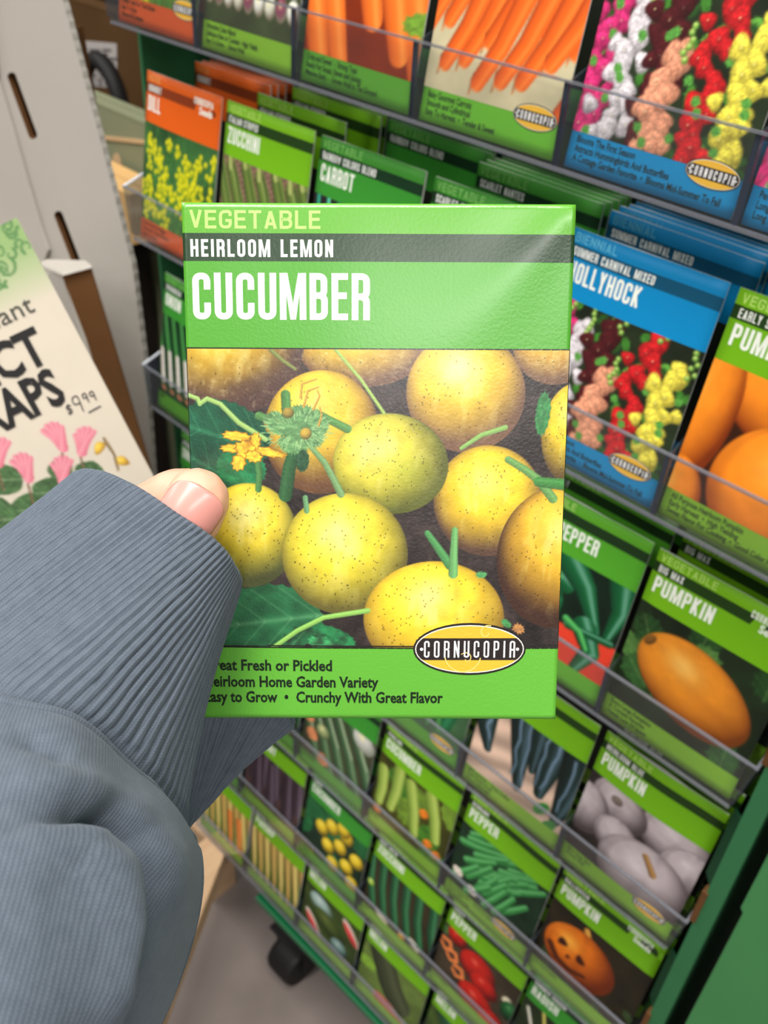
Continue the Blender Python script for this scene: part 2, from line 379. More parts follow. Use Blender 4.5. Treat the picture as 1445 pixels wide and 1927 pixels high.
def P_bigmax(A):
    A.mottle(.4, 5); g = pic_rng(2)
    for i in range(12): A.leaf(g.rand()*1.1, g.rand()*.85, .14, .12, g.rand()*3, [(30, 62, 26), (70, 110, 50), (44, 84, 38)][i % 3], .2, i, (110, 140, 80))
    A.ball(.52, .40, .44, .285, .33, (216, 132, 34), (110, 54, 14), (238, 190, 100), ribs=6, axis=1, pw=.9)
    A.ball(.155, .235, .03, .05, .6, (120, 80, 30), (80, 50, 20), (130, 90, 40))
def P_bluepump(A):
    for x, y, rx, ry, a in [(.78, .12, .32, .22, .2), (.95, .3, .25, .22, 0), (.3, .14, .25, .2, .2), (.05, .36, .22, .24, 0), (.36, .42, .2, .18, 0), (.66, .62, .40, .34, .2)]:
        A.ball(x, y, rx, ry, a, (176, 164, 166), (70, 60, 62), (206, 196, 198), ribs=8)
    A.tube([(.62, .38), (.68, .45), (.72, .5)], .025, .03, (150, 110, 60)); A.ball(.27, .1, .05, .04, 0, (120, 104, 96), (90, 80, 78), (130, 120, 110))
def P_jack(A):
    A.mottle(.4, 6); g = pic_rng(4)
    for i in range(12): A.leaf(g.rand(), .6+.3*g.rand(), .1, .05, g.rand()*3, (46, 66, 34), .3, i)
    A.tube([(.38, .06), (.44, .2)], .03, .05, (216, 150, 60))
    A.ball(.40, .42, .36, .32, 0, (214, 108, 18), (100, 36, 6), (246, 180, 70), ribs=8, L=(-.45, -.4))
    for x, y, w, h in [(.22, .38, .05, .06), (.42, .42, .06, .05), (.31, .49, .025, .03)]: A.leaf(x, y, w, h, .8, (60, 22, 6), .3, 1, n=3)
    A.tube([(.12, .50), (.22, .60), (.36, .62), (.50, .56)], .035, .02, (70, 26, 6), (60, 22, 6), (110, 50, 10))
def P_peppers(A, fg=(16, 98, 52), dk=(4, 34, 20), hi=(120, 190, 160), bg2=None, seed=1):
    if bg2 is not None: A.mix((A.Y-.5+.3*(A.X-.5))/.02, bg2)
    for i, (x, y, a, l) in enumerate([(.05, .04, .5, .5), (.62, .08, .5, .42), (.88, .04, .4, .4), (.3, .1, .25, .5), (.08, .24, .1, .42), (.5, .3, -.05, .46), (.34, .14, .55, .2), (.86, .68, -.4, .3)]):
        dx, dy = math.sin(a)*l, math.cos(a)*l
        A.tube([(x, y), (x+dx*.45, y+dy*.5), (x+dx*.8, y+dy)], .082, .022, fg, dk, hi)
        A.tube([(x-.03, y-.07), (x, y)], .02, .05, (60, 150, 70))
def P_jal(A):
    A.mottle(.3, 6); A.mix((A.Y-.56+.1*A.X)/.02, (220, 62, 40))
    for pts, w0, w1 in [([(.02, .0), (.2, .12), (.5, .2)], .12, .09), ([(.5, .02), (.66, .16), (.82, .42)], .12, .04), ([(.9, .0), (.95, .2), (.92, .4)], .10, .04), ([(.0, .12), (.12, .3), (.2, .56)], .11, .03), ([(.3, .16), (.46, .36), (.5, .66)], .12, .03), ([(.75, .46), (.84, .6), (.76, .8)], .10, .04), ([(.62, .5), (.95, .46)], .03, .03)]:
        A.tube(pts, w0, w1, (14, 92, 48), (3, 30, 18), (190, 225, 215))
    for pts in [[(.38, .08), (.46, .18)], [(.6, .46), (.72, .50), (.8, .6)], [(.18, .5), (.24, .6)]]: A.tube(pts, .03, .02, (70, 160, 80))
def P_poblano(A):
    X, Y = A.X, A.Y; A.C = A.C*(.9+.14*np.sin((X*.4+Y)*22+3*vnoise(X, Y, 3)))[:, None]
    for x0, y0, x1, y1, w in [(.02, .1, .16, .50, .17), (.40, -.1, .52, .66, .16), (.72, -.1, .72, .56, .20), (1.0, .0, .92, .70, .20), (.56, -.1, .6, .4, .12)]:
        A.tube([(x0, y0), (x0*.4+x1*.6, y0*.4+y1*.6), (x1, y1)], w, w*.25, (20, 40, 36), (6, 12, 12), (120, 144, 168))
    g = pic_rng(21)
    for x0, y0, x1, y1 in [(.38, -.05, .46, .56), (.48, -.05, .54, .60), (.66, -.05, .66, .5), (.78, .0, .74, .5), (.94, .05, .9, .6), (.1, .18, .14, .4)]:
        A.tube([(x0+(x1-x0)*t+g.randn()*.012, y0+(y1-y0)*t) for t in np.linspace(0, 1, 6)], .016, .010, (104, 128, 150), (40, 60, 70), (160, 182, 204), soft=.03)
    for x, y in [(.78, .68), (.88, .8), (.02, .2)]: A.leaf(x, y, .05, .10, .6, (44, 126, 44), .1, 1)
def P_egg(A):
    for x, y in [(.1, .2), (.3, .15), (.5, .2), (.7, .12), (.9, .18), (.2, .4), (.45, .42), (.75, .4)]:
        A.tube([(x, y-.3), (x+.04, y+.1), (x+.05, y+.25)], .07, .11, (58, 42, 52), (18, 12, 20), (150, 140, 160))
def P_lemon(A, r=.105):
    A.mottle(.4, 5); g = pic_rng(9)
    for i in range(6): A.leaf(g.rand(), g.rand()*.8, .22, .16, g.rand()*3, (28, 92, 50), .15, i)
    for x, y in [(.45, .16), (.68, .12), (.3, .3), (.62, .34), (.88, .34), (.44, .48), (.76, .54), (.56, .68), (.88, .72), (.62, .05), (.2, .9)]:
        A.ball(x, y, r, r*1.05, 0, (222, 190, 40), (110, 90, 20), (240, 222, 110))
def P_darkzuc(A):
    A.mottle(.3, 5)
    for x in [-.02, .16, .34, .52, .7, .9]: A.tube([(x, -.1), (x+.06, .35), (x+.16, .68)], .062, .06, (26, 84, 48), (6, 30, 18), (110, 170, 120))
    A.ball(.06, .42, .05, .05, 0, (170, 200, 80), (90, 130, 40)); A.ball(.62, .76, .05, .05, 0, (230, 170, 30), (160, 90, 10)); A.leaf(.3, .76, .12, .04, .3, (225, 215, 190), .1); A.leaf(.8, .72, .1, .05, .5, (225, 215, 190), .1)
def P_cuke(A):
    A.mottle(.35, 5); g = pic_rng(8)
    for i in range(8): A.leaf(g.rand(), g.rand()*.8, .2, .15, g.rand()*3, [(60, 110, 30), (100, 130, 40)][i % 2], .15, i)
    for x, y, x1, y1 in [(.28, .05, .26, .55), (.45, .1, .6, .62), (.7, .05, .85, .5), (.08, .2, .1, .6)]:
        A.tube([(x, y), (.5*(x+x1)+.02, .5*(y+y1)), (x1, y1)], .08, .06, (146, 172, 70), (60, 84, 26), (206, 214, 130))
    for x, y in [(.78, .62), (.9, .68), (.66, .3), (.1, .72)]: A.leaf(x, y, .06, .07, 1, (220, 120, 30), .3, 3)
def P_serrano(A):
    A.mottle(.3, 6)
    g = pic_rng(12)
    for k in range(30):
        x, y = .05+.62*g.rand(), .06+k*.024; a = -.35-.25*x-.3*g.rand()-.4*(k > 20); l = .30+.1*g.rand()
        A.tube([(x, y), (x+l*.5*math.cos(a), y+l*.5*math.sin(a)+.01), (x+l*math.cos(a), y+l*math.sin(a))], .045, .034, (56, 138, 66), (12, 50, 26), (160, 214, 160))
    for x, y in [(.1, .62), (.3, .7)]: A.leaf(x, y, .07, .05, .4, (222, 208, 196), .1)
def P_bell(A):
    A.mottle(.3, 7); g = pic_rng(6)
    for i in range(14): A.leaf(g.rand(), g.rand()*.85, .06, .05, g.rand()*3, [(220, 210, 180), (60, 110, 50), (200, 180, 150)][i % 3], .2, i)
    for x, y, rx, ry, a in [(.18, .06, .13, .12, 0), (.50, .24, .24, .20, .3), (.62, .38, .18, .15, .2), (.60, .68, .26, .20, .4), (.82, .78, .18, .18, .2)]: A.ball(x, y, rx, ry, a, (190, 30, 20), (80, 10, 8), (236, 110, 90), ribs=5, hs=.3)
    A.ball(.97, .4, .12, .14, 0, (20, 80, 36), (8, 34, 18), (90, 150, 90))
    for x, y in [(.18, .36), (.3, .5), (.08, .28)]: A.tube([(x-.05, y-.05), (x+.04, y-.07), (x+.08, y+.02), (x, y+.07), (x-.06, y+.02)], .025, .02, (232, 120, 60))
def P_melon(A):
    A.mottle(.3, 5); A.ball(.32, .2, .22, .14, .2, (150, 176, 170), (60, 80, 60), (215, 225, 220)); A.ball(.5, .42, .3, .16, .3, (64, 80, 30), (24, 34, 12), (110, 120, 60))
    for x, y, a in [(.24, .62, .75), (.86, .2, .75)]:
        A.ball(x, y, .22, .07, a, (226, 214, 200), (160, 150, 130), (236, 226, 214)); A.ball(x-.01, y+.02, .18, .05, a, (214, 70, 70), (170, 40, 44), (232, 110, 104))
    A.ball(.72, .62, .15, .13, 0, (112, 140, 134), (40, 60, 56), (170, 190, 186))
def P_darkmelon(A):
    A.mottle(.3, 5); A.leaf(.1, .35, .1, .22, 1.4, (120, 160, 50), .2)
    A.tube([(.3, .0), (.5, .35), (.66, .52)], .2, .2, (58, 64, 42), (22, 26, 16), (92, 98, 66)); A.ball(.6, .84, .34, .16, .35, (226, 214, 196), (150, 130, 110)); A.ball(.58, .82, .3, .13, .35, (206, 56, 46), (150, 30, 30), (226, 92, 76))
def P_onion(A):
    A.mottle(.2, 6)
    for i in range(9):
        x = .06+i*.11; A.tube([(x+.02, -.1), (x, .5)], .03, .035, [(222, 226, 200), (120, 60, 80), (200, 190, 220)][i % 3])
        A.ball(x, .62, .055, .075, 0, [(226, 224, 206), (130, 60, 86), (236, 236, 226)][i % 3], (130, 120, 100))
def P_scallion(A):
    A.mottle(.3, 5)
    for i in range(8):
        x = .03+i*.13; A.tube([(x-.12, -.05), (x, .4)], .028, .03, (60, 130, 60)); A.tube([(x, .36), (x+.05, .66)], .03, .035, (216, 208, 196), (120, 110, 90))
    for i in range(7): A.leaf(.1+i*.13, .74, .05, .03, .3, (190, 120, 90), .3, i)
def P_root(A):
    A.mottle(.2, 6)
    for i in range(8):
        x = i*.14; A.tube([(x, .0), (x+.1, .5), (x+.14, .82)], .065, .02, [(206, 176, 100), (186, 150, 80)][i % 2], (90, 70, 30))
def P_rootmix(A):
    P_root(A)
    for x in [.6, .8]: A.tube([(x, .2), (x+.1, .8)], .06, .03, (220, 120, 50))
def P_radish(A):
    A.mottle(.3, 6); g = pic_rng(8)
    for i in range(10): A.tube([(g.rand(), g.rand()*.5), (g.rand(), .4+g.rand()*.4)], .02, .015, [(226, 220, 200), (200, 190, 90), (70, 130, 50)][i % 3])
    for x, y in [(.3, .4), (.5, .55), (.75, .45)]: A.ball(x, y, .09, .08, 0, (220, 70, 140), (140, 30, 80))
def P_squash(A):
    A.mottle(.25, 5)
    for i, x in enumerate([.1, .3, .5, .7, .92]):
        A.tube([(x-.28, -.05), (x, .4), (x+.2, .85)], .07, .07, (64, 96, 62), (22, 44, 26), (170, 190, 150))
        A.tube([(x-.22, .0), (x+.04, .4)], .008, .008, (190, 205, 165))
    for x, y in [(.15, .5), (.35, .72), (.06, .3)]: A.leaf(x, y, .1, .09, .7, (206, 130, 86), .3, 2)
    A.ball(.3, .36, .1, .09, 0, (150, 160, 110), (80, 96, 60)); A.ball(.85, .08, .16, .12, .5, (196, 196, 190), (130, 134, 120))
def P_lime(A):
    A.mottle(.3, 5); A.tube([(.9, -.1), (.75, .6)], .12, .1, (24, 90, 52), (8, 40, 24)); A.tube([(.2, -.1), (.42, .35)], .16, .1, (36, 84, 50), (14, 44, 24)); A.ball(.3, .6, .16, .1, .5, (196, 196, 190), (130, 134, 120))
    for x in (.5, .62): A.tube([(x, .0), (x+.1, .7)], .05, .03, (60, 120, 60))
# ---------------------------------------------------------------- seed packets (82.6 x 114.3 mm)
PW, PH = 82.6, 114.3
def pillow(x, y, th, bend, ph):
    """how far the front face stands out, in mm"""
    a = np.sin(np.pi*np.clip(x/PW, 0, 1)); b = np.sin(np.pi*np.clip(y/PH, 0, 1))
    return th*np.sqrt(np.clip(a*b, 0, 1))*.9+bend*np.sin(2*np.pi*x/PW+ph)*(1-y/PH)
def hero_out(x, y):
    a = np.sin(np.pi*np.clip(x/PW, 0, 1)); b = np.sin(np.pi*np.clip(y/PH, 0, 1))
    o = 1.3*(np.clip(a*b, 0, 1))**.8
    dx, dy = (PW-x), y; d = (dx-dy*.80)/1.28; s_ = (dx*.80+dy)/1.28          # soft fold running in from the top right corner
    o = o+.55*np.exp(-(d/(3.0+.16*np.abs(s_)))**2)*np.exp(-(s_/34.)**2)*np.clip(s_/3., 0, 1)
    o = o+.10*np.sin(x*.21+.6)*np.exp(-(y/18.)**2)
    return o
BANDS = (.062, .117, .283, .865)
GREEN = dict(top=(92, 168, 40), band=(26, 54, 22), main=(78, 158, 38), foot=(98, 172, 44), cat=(176, 216, 120))
LIME = dict(top=(122, 186, 24), band=(32, 62, 16), main=(112, 176, 18), foot=(122, 172, 44), cat=(186, 226, 110))
DEEP = dict(top=(60, 138, 44), band=(16, 52, 26), main=(54, 142, 44), foot=(82, 150, 42), cat=(124, 186, 96))
BLUE = dict(top=(2, 128, 184), band=(6, 76, 106), main=(0, 132, 190), foot=(4, 130, 184), cat=(96, 180, 212))
ORANGE = dict(top=(214, 92, 18), band=(130, 52, 16), main=(216, 90, 14), foot=(196, 82, 36), cat=(240, 160, 90))
def surf(fn, x, y, off):
    """packet millimetres -> object metres; origin at the middle of the bottom edge, front faces -Y"""
    x = np.asarray(x, float); y = np.asarray(y, float)
    return np.stack([(x-PW/2)/1000, -(fn(x, y)+off)/1000, (PH-y)/1000], -1)
def decal(name, fn, items, mat, parent, off=.12):
    """items: (polygons, sRGB colour, extra lift in mm)"""
    V, Fc, C = [], [], []
    for polys, c, lift in items:
        for p in polys:
            n = len(V); q = np.array(p); V.extend(surf(fn, q[:, 0], q[:, 1], off+lift)); Fc.append(tuple(range(n, n+len(p)))); C.append(c)
    if not V: return None
    return link(name, mesh(name, V, Fc, mat, col=np.array(C)), parent)
def ell_poly(cx, cy, rx, ry, n=40, a0=0, a1=2*math.pi):
    return [(cx+rx*math.cos(a0+(a1-a0)*i/n), cy+ry*math.sin(a0+(a1-a0)*i/n)) for i in range(n if a1-a0 > 6.2 else n+1)]
def fan(poly):
    c = tuple(np.mean(poly, axis=0)); return [[c, poly[i], poly[(i+1) % len(poly)]] for i in range(len(poly))]
def curl(cx, cy, r0, r1, a0, a1, t, n=26):
    pts = [np.array((cx+(r0+(r1-r0)*k/n)*math.cos(a0+(a1-a0)*k/n), cy+(r0+(r1-r0)*k/n)*math.sin(a0+(a1-a0)*k/n))) for k in range(n+1)]
    return _ribbon(pts, t)
def emblem(cx, cy, rx, ry, fine):
    yb = ry*.42
    it = [(fan(ell_poly(cx, cy, rx, ry)), (30, 24, 22), 0), (fan(ell_poly(cx, cy, rx*.965, ry*.92)), (240, 236, 220), .04), (fan(ell_poly(cx, cy, rx*.945, ry*.88)), (232, 180, 54), .08)]
    ax, ay = rx*.945, ry*.88; th = math.asin(yb/ay)
    xe = lambda q: max(-1, min(1, q)); bs = []
    for i in range(36):
        p, q = [math.sin(math.pi/2*(-1+2*j/36.)) for j in (i, i+1)]; yp, yq = [min(yb, ay*math.sqrt(max(0, 1-r_*r_))) for r_ in (p, q)]
        bs.append([(cx+p*ax, cy-yp), (cx+q*ax, cy-yq), (cx+q*ax, cy+yq), (cx+p*ax, cy+yp)])
    it.append((bs, (36, 28, 26), .12))
    if fine:
        sw = curl(cx+rx*.30, cy-ry*.62, rx*.02, rx*.15, 0, 5.2, rx*.018)+curl(cx-.10*rx, cy+ry*.22, rx*.34, rx*.30, -2.9, -6.1, rx*.02)+curl(cx-.05*rx, cy+ry*.35, rx*.03, rx*.12, 2.5, -2.5, rx*.016)
        it.append((sw, (246, 210, 116), .16))
    h = yb*1.52; cw = rx*.098; t = rx*.03 if fine else rx*.036; gap = rx*.078
    q, x1 = caps('CORNUCOPIa', 0, 0, h, cw, t, gap); W = x1-gap
    q = [[(p[0]-W/2+cx, p[1]+h/2+cy) for p in poly] for poly in q]
    it.append((q, (248, 246, 244), .20))
    it.append((fan(ell_poly(cx-rx*.85, cy, rx*.03, rx*.03, 10))+fan(ell_poly(cx+rx*.85, cy, rx*.03, rx*.03, 10)), (248, 246, 244), .20))
    return it
def packet_body(name, fn, pal, mat, nx=14, ny=22, back=(226, 226, 220), BANDS=BANDS):
    ys = sorted(set([0.]+[b*PH for b in BANDS]+list(np.linspace(0, PH, ny))))
    ys = [y for i, y in enumerate(ys) if i == 0 or y-ys[i-1] > .6 or any(abs(y-b*PH) < 1e-6 for b in BANDS) or y == PH]
    ys = np.array(ys); xs = np.linspace(0, PW, nx)
    X, Y = np.meshgrid(xs, ys); X, Y = X.ravel(), Y.ravel(); n = len(X)
    Vf = surf(fn, X, Y, 0); Vb = surf(lambda x, y: -fn(x, y)*.8-.5, X, Y, 0)
    Vb[:, 1] = np.maximum(Vb[:, 1], Vf[:, 1]+.0005)
    Fg = gridfaces(nx, len(ys)); faces = [tuple(f[::-1]) for f in Fg]; cols = []
    for f in Fg:
        yc = Y[f].mean()/PH
        cols.append(pal['top'] if yc < BANDS[0] else pal['band'] if yc < BANDS[1] else pal['main'] if yc < BANDS[2] else (30, 34, 24) if yc < BANDS[3] else pal['foot'])
    faces += [tuple(f+n) for f in Fg]; cols += [back]*len(Fg)
    ring = list(range(nx))+[nx*(i+1)-1 for i in range(1, len(ys))]+[n-1-i for i in range(1, nx)]+[nx*i for i in range(len(ys)-2, 0, -1)]
    for i in range(len(ring)):
        a, b = ring[i], ring[(i+1) % len(ring)]; faces.append((a, b, b+n, a+n)); cols.append((232, 232, 224))
    me = mesh(name, np.vstack([Vf, Vb]), faces, mat, col=np.array(cols), smooth=False)
    me.polygons.foreach_set('use_smooth', [i < 2*len(Fg) for i in range(len(faces))])
    return link(name, me)
def picture(name, fn, painter, bg, res, mat, parent, y0=BANDS[2], y1=BANDS[3], x0=0, x1=1.0):
    nx = res; ny = int(res*(y1-y0)*PH/PW)
    xs = np.linspace(x0*PW, x1*PW, nx); ys = np.linspace(y0*PH, y1*PH, ny)
    X, Y = np.meshgrid(xs, ys); X, Y = X.ravel(), Y.ravel()
    A = Art(X/PW, (Y-y0*PH)/PW, bg, soft=.012); painter(A)
    return link(name, mesh(name, surf(fn, X, Y, .10), gridfaces(nx, ny)[:, ::-1], mat, vcol=np.clip(A.C, 0, 255), smooth=True), parent)
LEAN0 = .22
def place(o, u, row, zb, zt, roll=0, dv=0):
    """stand a packet in its pocket: bottom edge at depth zb, top edge at depth zt (in pockets)"""
    H = PH/1000/S; th = math.asin(min(.9, (zt-zb)/H))
    o.location = W3(u, row*PITCH-.012+dv, zb)
    o.rotation_euler = (-th, roll, 0)
def make_packet(name, pal, cat, variety, title, painter, bg, lines, label, group=None, logo=(.80, .875), th=1.6, bend=.6, ph=0, res=84, seeds=False, tcol=(236, 240, 228), tw=1.0, category='seed packet'):
    fn = lambda x, y: pillow(x, y, th, bend, ph)
    o = packet_body(name, fn, pal, M_PRINT)
    tag(o, label, category, group)
    if painter: picture('printed_picture', fn, painter, bg, res, M_PRINT, o)
    it = []
    it.append((caps(cat, 2.6, 6.0, 4.4, 3.0, .72, .8)[0], pal['cat'], 0))
    if variety: it.append((caps(variety, 3.4, 12.3, 4.2, 1.75, .62, .55)[0], (232, 236, 228), 0))
    if title: it.append((caps(title, 3.6, 24.6, 9.8, 3.85*tw, 1.42*tw, .95*tw)[0], tcol, 0))
    decal('title_lettering', fn, it, M_PRINT, o)
    if lines:
        it = [([p for i, l in enumerate(lines) for p in words(l, 3.6, 103.0+i*3.9, 4.3, .70, .02)], (22, 40, 22), 0)]
        decal('small_lettering', fn, it, M_PRINT, o)
    if logo: decal('oval_emblem', fn, emblem(logo[0]*PW, logo[1]*PH, 12.2, 5.6, False), M_PRINT, o)
    if seeds:
        it = [(caps('CORNUCOPIA', 55, 9.2, 4.2, 1.55, .6, .55)[0], (240, 246, 232), .03), (words('Seeds', 61, 14.6, 6.4, .9, .03), (240, 246, 232), .03)]
        it.insert(0, ([[(58, 7.08), (PW, 7.08), (PW, 13.4), (56, 13.4)]], pal['main'], 0))
        decal('corner_lettering', fn, it, M_PRINT, o)
    return o
def copy_tree(o, label=None):
    c = o.copy(); COL.objects.link(c)
    for k in ('label', 'group'):
        if k in c: del c[k]
    for ch in o.children:
        d = ch.copy(); COL.objects.link(d); d.parent = c
    if label: c['label'] = label
    return c
# ================================================================ the setting
fl = simple('polished_concrete', (118, 108, 103), .38, .4, (8, .05), var=.10)
mb = MB(); mb.box((-6, -4, -.05), (6, 6, 0)); tag(mb.build('floor', fl), kind='structure')
mb = MB(); mb.box((-6, 6, 0), (6, 6.1, 3.4)); tag(mb.build('wall_back', simple('grey_store_wall', (150, 146, 142), .8, .2)), kind='structure')
# ---------------------------------------------------------------- the green seed rack
ROWS = 7
stand = empty('seed_display_stand', W3(3, FLOOR_V-.9, .5))
tag(stand, 'tall green cardboard seed display stand on black castors holding the clear trays', 'display stand')
inv = Matrix.Translation(-stand.location)
def spart(mb, name, mat, parent=stand):
    o = mb.build(name, mat); o.parent = parent; o.matrix_parent_inverse = inv if parent is stand else Matrix()
    return o
TOPV = -2.6; BOTV = 6*PITCH+.26
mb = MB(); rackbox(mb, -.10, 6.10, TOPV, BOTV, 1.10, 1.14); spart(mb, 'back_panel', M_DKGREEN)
mb = MB(); rackbox(mb, -.16, -.12, TOPV, BOTV, .30, 1.14); spart(mb, 'side_panel', M_GREEN)
mb = MB(); rackbox(mb, 6.135, 6.175, TOPV, BOTV, -.02, 1.14); spart(mb, 'side_panel', M_GREEN)
mb = MB(); rackbox(mb, 6.06, 6.135, TOPV, BOTV, -.02, .015); spart(mb, 'front_flange', M_GREEN)
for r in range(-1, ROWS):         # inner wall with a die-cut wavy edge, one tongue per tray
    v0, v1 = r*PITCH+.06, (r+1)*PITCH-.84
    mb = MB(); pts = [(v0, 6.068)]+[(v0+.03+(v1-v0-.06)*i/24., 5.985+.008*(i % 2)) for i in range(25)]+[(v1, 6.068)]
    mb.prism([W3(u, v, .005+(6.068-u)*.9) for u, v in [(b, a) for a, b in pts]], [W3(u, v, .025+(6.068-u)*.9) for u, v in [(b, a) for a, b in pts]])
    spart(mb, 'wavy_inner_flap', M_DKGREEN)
for r in range(-1, ROWS):
    v0 = (r+1)*PITCH-.83
    mb = MB(); rackbox(mb, 6.035, 6.075, v0, v0+.34, -.034, -.021); o = spart(mb, 'raw_slot_edge', M_RAW)
    mb = MB(); rackbox(mb, 6.035, 6.058, v0, v0+.34, -.02, .10); spart(mb, 'raw_slot_edge', M_RAW)
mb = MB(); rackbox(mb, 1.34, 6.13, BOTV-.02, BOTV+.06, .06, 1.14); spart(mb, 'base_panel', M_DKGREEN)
# green base bar under the lowest tray, and the castors
mb = MB(); a, b = W3(1.26, 10.02, 0), W3(6.2, 9.90, 0); t = S*.10
for p, q in [(a, b)]:
    mb.prism([p+Vector((0, -t*.3, -t/2)), p+Vector((0, t*1.4, -t/2)), p+Vector((0, t*1.4, t/2)), p+Vector((0, -t*.3, t/2))], [q+Vector((0, -t*.3, -t/2)), q+Vector((0, t*1.4, -t/2)), q+Vector((0, t*1.4, t/2)), q+Vector((0, -t*.3, t/2))])
bevel(spart(mb, 'base_rail', simple('green_enamel', (6, 92, 52), .35, .5)), .0012)
def castor(x, y):
    e = empty('castor'); e.parent = stand; e.matrix_parent_inverse = inv; e.location = (x, y, .0)
    R_, w = .031, .038; mb = MB(); n = 28
    prof = [(-w/2, R_*.55), (-w/2, R_*.93), (-w*.36, R_), (w*.36, R_), (w/2, R_*.93), (w/2, R_*.55)]
    rings = [[(px, r*math.cos(2*math.pi*i/n), R_+r*math.sin(2*math.pi*i/n)) for i in range(n)] for px, r in prof]
    V = [p for rg in rings for p in rg]; Fc = [tuple(f) for f in gridfaces(n, len(prof), True)]+[tuple(range(n)), tuple(range(n*5, n*6))[::-1]]
    link('castor_wheel', mesh('castor_wheel', V, Fc, M_BLACK, smooth=False), e)
    mb = MB()
    for s_ in (-1, 1): mb.box((s_*.024-.0015, -.008, R_*.8), (s_*.024+.0015, .012, .082))
    mb.box((-.026, -.018, .080), (.026, .022, .085)); mb.box((-.008, -.006, .085), (.008, .010, (FLOOR_V-BOTV)*S-.003)); link('castor_fork', mesh('castor_fork', mb.v, mb.f, M_BLACK), e)
for x, z in [(1.62, .34), (5.8, .34), (1.62, 1.0), (5.8, 1.0)]:
    p = W3(x, 0, z); castor(p.x, p.y)
# neighbouring green display at the right
mb = MB()
out = [(6.275, TOPV), (6.275, 3.95), (6.30, 3.98), (6.30, FLOOR_V-.02), (9.2, FLOOR_V-.02), (9.2, TOPV)]
mb.prism([W3(u, v, -.03) for u, v in out], [W3(u, v, .01) for u, v in out])
nb = empty('neighbouring_display', W3(7.6, FLOOR_V, .5)); tag(nb, 'plain green cardboard display panel at the far right beside the seed stand', 'display stand')
invn = Matrix.Translation(-nb.location)
def npart(name, mat):
    o = mb.build(name, mat); o.parent = nb; o.matrix_parent_inverse = invn; return o
npart('front_panel', simple('pale_green_cardboard', (62, 124, 72), .6, .3, (60, .08), var=.04))
mb = MB(); rackbox(mb, 6.32, 6.36, TOPV, FLOOR_V-.02, .01, 1.2); npart('side_panel', M_DKGREEN)
mb = MB(); rackbox(mb, 6.36, 9.2, TOPV, TOPV+.04, .01, 1.2); npart('top_panel', M_DKGREEN)
# ---------------------------------------------------------------- clear trays
ORD = ['top', 'second', 'third', 'fourth', 'fifth', 'sixth', 'lowest']
def tray(row):
    v = row*PITCH; H_, D = .405, 1.02; t = .013
    e = empty('seed_tray', W3(3, v, .5)); tag(e, 'clear plastic tray with five dividers, %s tray of the green seed stand' % ORD[row], 'tray', 'clear trays on the seed stand')
    iv = Matrix.Translation(-e.location)
    def P(mb, n, m):
        o = mb.build(n, m); o.parent = e; o.matrix_parent_inverse = iv; return o
    def slab(u0, u1, d0, d1, taper=.07, r=.06):        # outline in u,v with rounded lower corners
        q = [(-.09, v-H_)]+[(-.09+taper*.8+r*(1-math.cos(k*math.pi/8))-.0, v-r+r*math.sin(k*math.pi/8)) for k in range(5)]
        q2 = [(5.94-a, b) for a, b in q]
        return q+q2[::-1]
    o = slab(0, 6, 0, t); mb = MB(); mb.prism([W3(a, b, -t) for a, b in o], [W3(a, b, 0) for a, b in o]); P(mb, 'front_panel', M_CLEAR)
    mb = MB(); rackbox(mb, -.03, 5.98, v-1.0, v, D, D+t); P(mb, 'back_panel', M_CLEAR)
    mb = MB(); rackbox(mb, -.02, 5.98, v-.001, v+t, -.01, D); P(mb, 'bottom_panel', M_CLEAR)
    for u in (-.09, 6.03-t):
        mb = MB(); q = [(v-H_, -t), (v-.03, -t), (v, .03), (v, D), (v-.75, D)]
        k = .05 if u < 0 else -.05
        f = lambda vv: u+k*(1-(v-vv)/H_) if vv > v-H_ else u
        mb.prism([W3(f(a), a, b) for a, b in q], [W3(f(a)+t, a, b) for a, b in q]); P(mb, 'end_panel', M_DIV)
    for i in range(1, 6):
        mb = MB(); q = [(v-H_+.01, .012), (v, .012), (v, D), (v-.78, D)]
        mb.prism([W3(i-t/2, a, b) for a, b in q], [W3(i+t/2, a, b) for a, b in q]); dv_ = P(mb, 'divider', M_DIV)
        mb = MB(); rackbox(mb, i-.015, i+.015, v-H_, v-.005, -.0, .016); ed = mb.build('divider_edge', M_DIVEDGE); ed.parent = dv_
    rt_ = .007
    mb = MB(); rackbox(mb, -.09, 6.03, v-H_-rt_, v-H_+rt_*.6, -t-.006, .004); P(mb, 'front_rim', M_RIM)
    mb = MB(); rackbox(mb, -.01, 5.97, v-.005, v+t, -t-.003, .002); P(mb, 'lower_edge', M_RIM)
    for u in (-.09, 6.03-t):
        mb = MB(); mb.prism([W3(u-.004, v-H_-rt_, -t), W3(u+t+.004, v-H_-rt_, -t), W3(u+t+.004, v-.75-rt_, D), W3(u-.004, v-.75-rt_, D)], [W3(u-.004, v-H_+rt_, -t), W3(u+t+.004, v-H_+rt_, -t), W3(u+t+.004, v-.75+rt_, D), W3(u-.004, v-.75+rt_, D)]); P(mb, 'end_rim', M_GLINTRIM if u < 0 else M_RIM)
for r in range(ROWS): tray(r)
